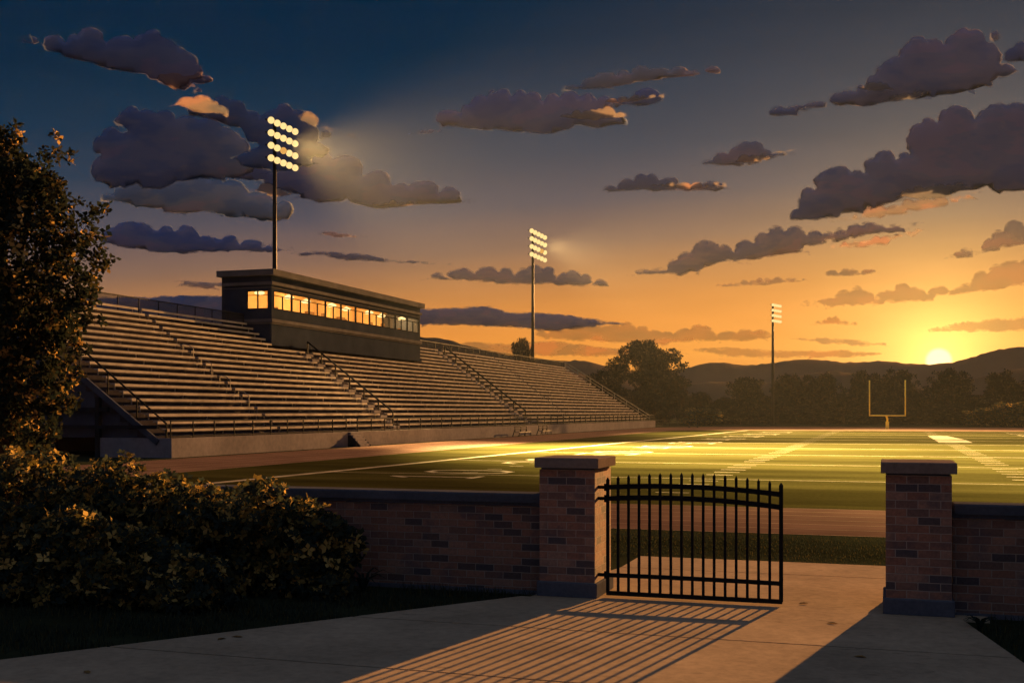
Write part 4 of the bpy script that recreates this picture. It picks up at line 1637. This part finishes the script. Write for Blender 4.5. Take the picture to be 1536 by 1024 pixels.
MAUVE, SLATE, WARM, AMBER = (.29, .30, .37), (.22, .27, .37), (.36, .33, .33), (.55, .38, .22)
CL = [
    ('long mauve cloud highest on the dark side of the sky, tapering to a thin tail', [(22, 62), (60, 64), (98, 60), (115, 52), (160, 60), (200, 58), (215, 50), (245, 54), (282, 78), (300, 95), (305, 112), (320, 122)],
     [(316, 136), (290, 140), (262, 136), (235, 124), (200, 116), (165, 106), (125, 94), (90, 82), (60, 72)], MAUVE, .85, .25, 24, 4),
    ('broad mauve cloud bank behind the tallest light tower', [(140, 268), (138, 245), (150, 232), (138, 215), (150, 203), (190, 196), (170, 182), (185, 165), (235, 168), (265, 176), (300, 178), (335, 188), (362, 205), (375, 235), (372, 262)],
     [(340, 276), (300, 268), (262, 274), (240, 286), (205, 276), (188, 289), (160, 278)], MAUVE, .88, .25, 26, 4),
    ('dark slate cloud above the lamps of the tallest light tower', [(280, 168), (300, 152), (345, 147), (372, 165), (392, 172), (412, 162), (440, 165), (462, 180), (480, 198), (540, 210)],
     [(500, 208), (478, 212), (498, 226), (490, 246), (450, 256), (400, 262), (362, 250), (372, 225), (350, 200), (330, 184)], SLATE, .85, .2, 22, 4),
    ('long tapering cloud streaming right from the tallest light tower', [(352, 270), (362, 240), (400, 222), (440, 216), (475, 222), (500, 236), (545, 262), (590, 276), (612, 278), (632, 272), (660, 285), (718, 303)],
     [(660, 307), (610, 312), (575, 316), (520, 300), (480, 305), (450, 292), (415, 285), (385, 272)], (.50, .44, .48), .85, .3, 22, 4),
    ('blue grey layered cloud under the broad mauve bank', [(150, 300), (190, 275), (240, 268), (300, 262), (335, 272), (375, 288), (415, 304), (442, 318)],
     [(432, 330), (405, 337), (340, 326), (300, 318), (280, 322), (295, 328), (240, 314), (190, 306)], (.40, .46, .55), .8, .25, 24, 4),
    ('low flat grey cloud between the leafy tree and the tower pole', [(150, 360), (170, 340), (205, 331), (235, 345), (262, 346), (300, 354), (330, 358), (360, 364), (400, 368), (442, 376)],
     [(400, 380), (350, 378), (300, 380), (250, 385), (218, 378), (180, 372)], (.46, .46, .52), .8, .25, 18, 4),
    ('thin dark streak crossing just above the press box roof', [(430, 377), (480, 376), (540, 380), (600, 390), (700, 396)], [(640, 397), (560, 392), (500, 388), (450, 384)], (.5, .42, .40), .7, .3, 3, 1.5),
    ('needle-thin streak right of the tower pole', [(443, 345), (490, 346), (566, 356)], [(500, 356), (470, 350)], (.42, .42, .46), .75, .3, 3, 1),
    ('wedge-shaped streak left of the press box', [(236, 421), (290, 421), (345, 424)], [(345, 440), (300, 433)], (.42, .40, .46), .7, .3, 3, 1),
    ('flat dark cloud bank low behind the back railing', [(60, 446), (180, 444), (250, 443), (350, 442)], [(350, 500), (250, 500), (60, 500)], (.34, .35, .42), .85, .2, 3, 1),
    ('puffy cloud in the upper middle of the sky', [(672, 190), (652, 176), (690, 168), (702, 156), (730, 142), (745, 136), (768, 142), (790, 140), (815, 150), (840, 146), (870, 142), (895, 148), (940, 150), (998, 152)],
     [(960, 160), (905, 166), (945, 184), (900, 194), (870, 188), (830, 202), (780, 205), (740, 196), (705, 198)], (.50, .46, .50), .82, .3, 20, 3),
    ('tiny cloud shred left of the puffy middle cloud', [(626, 199), (640, 195), (665, 197)], [(650, 203)], (.46, .44, .5), .8, .3, 10, 1),
    ('long thin cloud above the puffy middle cloud', [(836, 138), (870, 128), (890, 114), (925, 112), (945, 110), (975, 102), (1005, 106), (1082, 107)], [(1030, 116), (1000, 120), (965, 126), (920, 132), (875, 137)], (.42, .42, .48), .8, .25, 18, 3),
    ('small humped cloud in the clear gap right of centre, the higher of two', [(1036, 250), (1068, 238), (1092, 228), (1105, 218), (1125, 213), (1150, 222), (1160, 229), (1195, 230)], [(1165, 236), (1150, 246), (1125, 250), (1095, 251), (1060, 247)], (.46, .44, .5), .82, .35, 18, 3),
    ('small humped cloud in the clear gap, the lower of two', [(900, 288), (925, 281), (950, 270), (970, 263), (990, 268), (1008, 265), (1018, 277), (1045, 281), (1088, 279)], [(1070, 289), (1040, 287), (1000, 288), (950, 288)], (.46, .43, .48), .82, .35, 18, 3),
    ('large cloud in the top corner above the sunset side', [(1150, 176), (1180, 162), (1205, 156), (1242, 152), (1262, 138), (1300, 132), (1310, 112), (1320, 98), (1345, 82), (1362, 62), (1390, 58), (1415, 66), (1430, 50), (1455, 45), (1478, 52), (1505, 50), (1480, 62), (1500, 76), (1502, 95), (1530, 114)],
     [(1490, 122), (1462, 134), (1430, 142), (1400, 150), (1370, 146), (1340, 152), (1310, 164), (1272, 158), (1240, 162), (1200, 174)], (.56, .48, .50), .85, .3, 22, 4),
    ('small cloud piece cut by the picture edge, high on the sunset side', [(1504, 82), (1518, 70), (1540, 62), (1580, 66)], [(1580, 100), (1530, 92), (1514, 98)], (.46, .42, .48), .85, .3, 18, 3),
    ('biggest towering cloud on the sunset side', [(1184, 332), (1196, 312), (1200, 296), (1222, 282), (1226, 262), (1250, 250), (1278, 256), (1296, 258), (1310, 236), (1330, 224), (1345, 236), (1364, 230), (1362, 200), (1380, 184), (1405, 182), (1420, 164), (1445, 160), (1462, 178), (1480, 162), (1510, 156), (1550, 162), (1610, 166)],
     [(1610, 292), (1540, 286), (1500, 292), (1480, 280), (1440, 288), (1420, 294), (1400, 286), (1372, 296), (1340, 304), (1300, 320), (1262, 322), (1220, 332)], (.50, .43, .46), .88, .3, 24, 4),
    ('glowing thin fringe under the biggest cloud', [(1240, 335), (1290, 322), (1330, 312), (1370, 300), (1420, 296), (1480, 285)], [(1470, 300), (1420, 310), (1370, 322), (1320, 328), (1280, 332)], (.85, .62, .40), .5, .7, 14, 3),  # sunset highlight on the underside, put into a paler piece of its own
    ('ragged cloud trailing down left from the biggest cloud', [(936, 416), (975, 404), (1000, 402), (1015, 388), (1035, 378), (1062, 360), (1080, 368), (1100, 376), (1130, 362), (1150, 348), (1178, 345), (1210, 352), (1250, 350), (1290, 336), (1330, 340), (1392, 337)],
     [(1360, 348), (1310, 352), (1280, 362), (1240, 366), (1215, 378), (1165, 384), (1130, 398), (1090, 392), (1055, 402), (1020, 415), (980, 412)], (.50, .42, .44), .66, .4, 20, 4),
    ('low puffy cloud behind the second light tower', [(640, 418), (668, 414), (690, 402), (712, 408), (728, 400), (748, 406), (772, 410), (790, 402), (815, 402), (835, 414), (850, 408), (872, 412), (890, 424), (914, 430)], [(870, 430), (830, 426), (790, 428), (740, 424), (700, 422)], (.50, .44, .42), .6, .35, 18, 2),
    ('flat purple grey band right of the press box', [(600, 462), (660, 462), (735, 458), (760, 466), (840, 470), (880, 476), (955, 487)], [(900, 490), (850, 500), (780, 492), (700, 490), (600, 486)], (.50, .44, .44), .8, .3, 3, 2.5),
    ('long amber band low over the hills between two towers', [(800, 500), (850, 492), (930, 488), (975, 494), (1010, 500), (1035, 494), (1055, 488), (1075, 500), (1105, 498), (1130, 496), (1165, 506)], [(1120, 512), (1050, 512), (990, 520), (920, 514), (860, 512)], AMBER, .36, .5, 16, 3),
    ('amber cloud layer touching the hills left of the big far tree', [(630, 516), (700, 512), (760, 514), (830, 510), (900, 520), (960, 524), (1020, 526)], [(1010, 534), (930, 536), (800, 534), (700, 528), (630, 524)], AMBER, .4, .5, 3, 3),
    ('thin amber layer over the hills behind the distant tower', [(1010, 524), (1100, 520), (1180, 526), (1260, 524), (1330, 530)], [(1280, 536), (1180, 538), (1080, 536)], AMBER, .3, .5, 3, 3),
    ('glowing orange cloud rising right above the setting sun', [(1195, 462), (1225, 452), (1250, 446), (1275, 436), (1295, 434), (1312, 444), (1340, 434), (1365, 430), (1390, 440), (1425, 436), (1455, 424), (1482, 408), (1500, 396), (1530, 392), (1600, 394)],
     [(1600, 426), (1540, 424), (1500, 434), (1450, 440), (1400, 452), (1340, 456), (1280, 460), (1240, 464)], (.78, .54, .34), .26, .55, 18, 3),
    ('brown cloud wedge at the picture edge, midway up the sunset side', [(1414, 390), (1440, 376), (1470, 372), (1486, 356), (1505, 346), (1540, 338), (1600, 334)], [(1600, 380), (1540, 366), (1500, 376), (1460, 386)], (.60, .46, .40), .42, .5, 16, 3),
    ('tiny orange cloud left of the sun, above the tree belt', [(1206, 487), (1232, 482), (1248, 476), (1262, 480), (1288, 487)], [(1250, 489)], AMBER, .3, .5, 12, 1),
    ('small orange shred below the ragged cloud', [(1234, 413), (1258, 408), (1275, 403), (1290, 408), (1316, 408)], [(1285, 414), (1262, 415)], (.66, .48, .36), .4, .5, 12, 1),
    ('slim orange streak under the ragged cloud', [(1064, 430), (1110, 424), (1160, 417), (1212, 420)], [(1160, 426), (1110, 430)], (.66, .48, .36), .4, .5, 8, 1),
    ('long orange streak level with the sun at the picture edge', [(1360, 500), (1430, 486), (1490, 478), (1600, 474)], [(1600, 494), (1520, 498), (1450, 498)], (.78, .54, .32), .22, .5, 5, 2),
    ('faint orange streaks just left of the sun', [(1180, 508), (1240, 505), (1330, 514)], [(1290, 520), (1230, 516)], (.74, .52, .34), .25, .5, 4, 2),
]
LIT_EDGES = {  # sunlit cloud undersides, put in as separate warmer, paler, more translucent pieces
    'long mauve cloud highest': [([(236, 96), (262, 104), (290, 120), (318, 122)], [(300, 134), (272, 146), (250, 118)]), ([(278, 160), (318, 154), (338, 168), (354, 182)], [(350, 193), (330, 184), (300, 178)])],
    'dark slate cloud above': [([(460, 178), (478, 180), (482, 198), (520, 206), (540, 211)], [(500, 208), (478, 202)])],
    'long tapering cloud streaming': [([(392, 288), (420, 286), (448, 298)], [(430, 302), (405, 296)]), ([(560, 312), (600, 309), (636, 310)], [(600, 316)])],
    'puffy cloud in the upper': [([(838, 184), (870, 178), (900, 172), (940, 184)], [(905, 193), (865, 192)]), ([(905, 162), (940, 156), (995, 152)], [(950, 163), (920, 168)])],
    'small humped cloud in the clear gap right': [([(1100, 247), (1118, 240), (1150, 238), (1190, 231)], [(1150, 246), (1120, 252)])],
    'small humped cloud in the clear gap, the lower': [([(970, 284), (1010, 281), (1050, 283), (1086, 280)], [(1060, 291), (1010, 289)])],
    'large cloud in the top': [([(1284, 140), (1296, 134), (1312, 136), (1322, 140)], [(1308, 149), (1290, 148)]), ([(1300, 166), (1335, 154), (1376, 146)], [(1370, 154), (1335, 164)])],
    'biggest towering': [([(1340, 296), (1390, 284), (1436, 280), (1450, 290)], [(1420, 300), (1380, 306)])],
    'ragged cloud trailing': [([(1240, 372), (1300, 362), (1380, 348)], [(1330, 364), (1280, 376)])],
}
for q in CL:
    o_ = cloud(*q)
    for k_, ws in LIT_EDGES.items():
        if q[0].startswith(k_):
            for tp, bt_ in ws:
                w_o = cloud('lit_edge', tp, bt_, (.80, .58, .40), .62, .95, 9, 2)
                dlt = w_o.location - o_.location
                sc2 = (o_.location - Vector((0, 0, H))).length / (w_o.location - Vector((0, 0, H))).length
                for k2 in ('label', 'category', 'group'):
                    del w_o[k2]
                w_o.name = 'lit_edge'
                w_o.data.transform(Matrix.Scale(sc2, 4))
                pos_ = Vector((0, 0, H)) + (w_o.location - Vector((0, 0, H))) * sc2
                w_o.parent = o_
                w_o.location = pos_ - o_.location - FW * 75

# ------------------------------------------------------------------ haze
HZ = 46.0
HD = 3.4e-5
hz = MB().box(-845, 845, -65, 845, -1.0, HZ).build('haze', bpy.data.materials.new('haze_air'))
tag(hz, 'thin warm evening haze over the field and hills', 'haze', kind='stuff')
N = Nodes(hz.data.materials[0])
out = N.n('ShaderNodeOutputMaterial')
pv = N.n('ShaderNodeVolumePrincipled')
pv.inputs['Color'].default_value = (1.0, 0.93, 0.86, 1)
pv.inputs['Density'].default_value = HD
pv.inputs['Anisotropy'].default_value = 0.0
N.l(pv.outputs[0], out.inputs['Volume'])

# ------------------------------------------------------------------ sky and sun
SUN_AZ, SUN_EL = 11.0, 11.5       # where the light comes from, clockwise from +Y
VIS_AZ = math.degrees(math.atan((1408 - 768) / F)) - math.degrees(YAW)
VIS_EL = math.degrees(math.atan((HOR - 541) / (F * math.sqrt(1 + (640 / F) ** 2))))
W = bpy.data.worlds.new('World')
sc.world = W
N = Nodes(W)
out = N.n('ShaderNodeOutputWorld')
tc = N.n('ShaderNodeTexCoord')
nv = N.n('ShaderNodeVectorMath', operation='NORMALIZE')
N.l(tc.outputs['Generated'], nv.inputs[0])
D3 = nv.outputs[0]
sx = N.n('ShaderNodeSeparateXYZ')
N.l(D3, sx.inputs[0])
DEG = 57.29578
elev = N.math('MULTIPLY', N.math('ARCSINE', sx.outputs[2]), DEG)


def dotc(v):
    d_ = N.n('ShaderNodeVectorMath', operation='DOT_PRODUCT')
    N.l(D3, d_.inputs[0])
    d_.inputs[1].default_value = v
    return d_.outputs['Value']


sdir = (math.sin(R(VIS_AZ)) * math.cos(R(VIS_EL)), math.cos(R(VIS_AZ)) * math.cos(R(VIS_EL)), math.sin(R(VIS_EL)))
ang = N.math('MULTIPLY', N.math('ARCCOSINE', N.math('MINIMUM', dotc(sdir), 0.9999999)), DEG)
hl = N.math('SQRT', N.math('MAXIMUM', 1e-6, N.math('SUBTRACT', 1.0, N.math('MULTIPLY', sx.outputs[2], sx.outputs[2]))))
ca = N.math('DIVIDE', dotc((math.sin(R(VIS_AZ)), math.cos(R(VIS_AZ)), 0)), hl)
az = N.math('MULTIPLY', N.math('ARCCOSINE', N.math('MAXIMUM', -1, N.math('MINIMUM', 1, ca))), DEG)
shift = N.math('MULTIPLY', N.math('POWER', N.math('DIVIDE', az, 45.0), 1.5), 3.2)
u = N.math('DIVIDE', N.math('ADD', elev, N.math('MINIMUM', shift, 9.0)), 60.0)
stops = [(0, (196, 112, 46)), (2, (226, 138, 52)), (3.3, (238, 152, 58)), (5, (230, 144, 58)), (6.3, (210, 134, 62)), (7.6, (180, 122, 72)),
         (9.2, (134, 102, 84)), (11.3, (86, 80, 88)), (13.7, (48, 61, 79)), (16, (27, 50, 72)), (19, (4, 38, 61)), (25, (0, 29, 53)), (34, (34, 50, 76)), (60, (84, 92, 112))]  # highest stops, above the view, are brightened to fill shaded surfaces
base = N.ramp(u, [(p / 60.0, lin(*c)) for p, c in stops])
land = N.n('ShaderNodeMapRange')
land.inputs['From Min'].default_value = -.5
land.inputs['From Max'].default_value = -4.0
N.l(elev, land.inputs['Value'])
back_fill = N.n('ShaderNodeMapRange')  # added brightness in the unseen sky behind the camera, fills shaded faces
back_fill.interpolation_type = 'SMOOTHSTEP'
back_fill.inputs['From Min'].default_value = 75.0
back_fill.inputs['From Max'].default_value = 150.0
N.l(az, back_fill.inputs['Value'])
base = N.mixc(back_fill.outputs[0], base, N.mixc(1.0, base, (.055, .060, .075), 'ADD'))
base = N.mixc(land.outputs[0], base, (.012, .011, .012))
glow = N.math('MULTIPLY', N.math('EXPONENT', N.math('DIVIDE', ang, -3.0)), 1.0)
g2 = N.math('MULTIPLY', N.math('EXPONENT', N.math('MULTIPLY', N.math('POWER', N.math('DIVIDE', ang, 13.0), 2.0), -1.0)), .10)
g3 = N.math('MULTIPLY', N.math('EXPONENT', N.math('MULTIPLY', N.math('POWER', N.math('DIVIDE', ang, 2.2), 2.0), -1.0)), .5)


def scale_col(c, f):
    vm = N.n('ShaderNodeVectorMath', operation='SCALE')
    vm.inputs[0].default_value = c
    N.l(f, vm.inputs['Scale'])
    return vm.outputs[0]


def addv(a, b):
    vm = N.n('ShaderNodeVectorMath', operation='ADD')
    N.l(a, vm.inputs[0])
    N.l(b, vm.inputs[1])
    return vm.outputs[0]


disc = N.n('ShaderNodeMapRange')
disc.inputs['From Min'].default_value = .66
disc.inputs['From Max'].default_value = .48
N.l(ang, disc.inputs['Value'])
tot = addv(addv(base, scale_col((1.0, .70, .20), glow)), addv(addv(scale_col((1.0, .55, .14), g2), scale_col((1.0, .54, .09), g3)), scale_col((.7, .62, .42), disc.outputs[0])))
# fine brush-like mottling of high thin cloud
mp = N.n('ShaderNodeMapping')
mp.inputs['Scale'].default_value = (3.0, 3.0, 22.0)
N.l(D3, mp.inputs[0])
mot = N.noise(mp.outputs[0], 3.0, 5, .6)
tot2 = N.n('ShaderNodeVectorMath', operation='SCALE')
N.l(tot, tot2.inputs[0])
N.l(N.math('ADD', .9, N.math('MULTIPLY', mot, .2)), tot2.inputs['Scale'])
bg = N.n('ShaderNodeBackground')
N.l(tot2.outputs[0], bg.inputs[0])
bg.inputs[1].default_value = 1.0 / GAIN
sky = N.n('ShaderNodeTexSky')
sky.sky_type = 'NISHITA'
sky.sun_disc = False
sky.sun_elevation = R(SUN_EL)
sky.sun_rotation = R(SUN_AZ)
bg2 = N.n('ShaderNodeBackground')
N.l(sky.outputs[0], bg2.inputs[0])
bg2.inputs[1].default_value = 0.00008
ads = N.n('ShaderNodeAddShader')
N.l(bg.outputs[0], ads.inputs[0])
N.l(bg2.outputs[0], ads.inputs[1])
N.l(ads.outputs[0], out.inputs[0])

S = bpy.data.lights.new('sun', 'SUN')
S.energy = 2.7
S.angle = R(0.5)
S.color = (1.0, 0.47, 0.135)
so = bpy.data.objects.new('sun', S)
col.objects.link(so)
sd = Vector((math.sin(R(SUN_AZ)) * math.cos(R(SUN_EL)), math.cos(R(SUN_AZ)) * math.cos(R(SUN_EL)), math.sin(R(SUN_EL))))
so.rotation_euler = (-sd).to_track_quat('-Z', 'Y').to_euler()
so.location = (20, 60, 60)

# ------------------------------------------------------------------ camera and render settings
cam = bpy.data.cameras.new('camera')
cam.sensor_width = 36.0
cam.lens = F / 1536.0 * 36.0
cam.shift_y = (HOR - 512.0) / 1536.0
cam.clip_start = 0.1
cam.clip_end = 30000
co = bpy.data.objects.new('camera', cam)
co.location = (0, 0, H)
co.rotation_euler = (R(90), 0, YAW)
col.objects.link(co)
sc.camera = co
sc.view_settings.view_transform = 'Standard'
sc.view_settings.look = 'None'
sc.view_settings.exposure = EXPO
sc.view_settings.gamma = 1.0
sc.render.engine = 'CYCLES'
sc.cycles.use_denoising = True
sc.cycles.max_bounces = 8
sc.cycles.transparent_max_bounces = 24
sc.cycles.volume_bounces = 0
sc.cycles.sample_clamp_indirect = 4.0
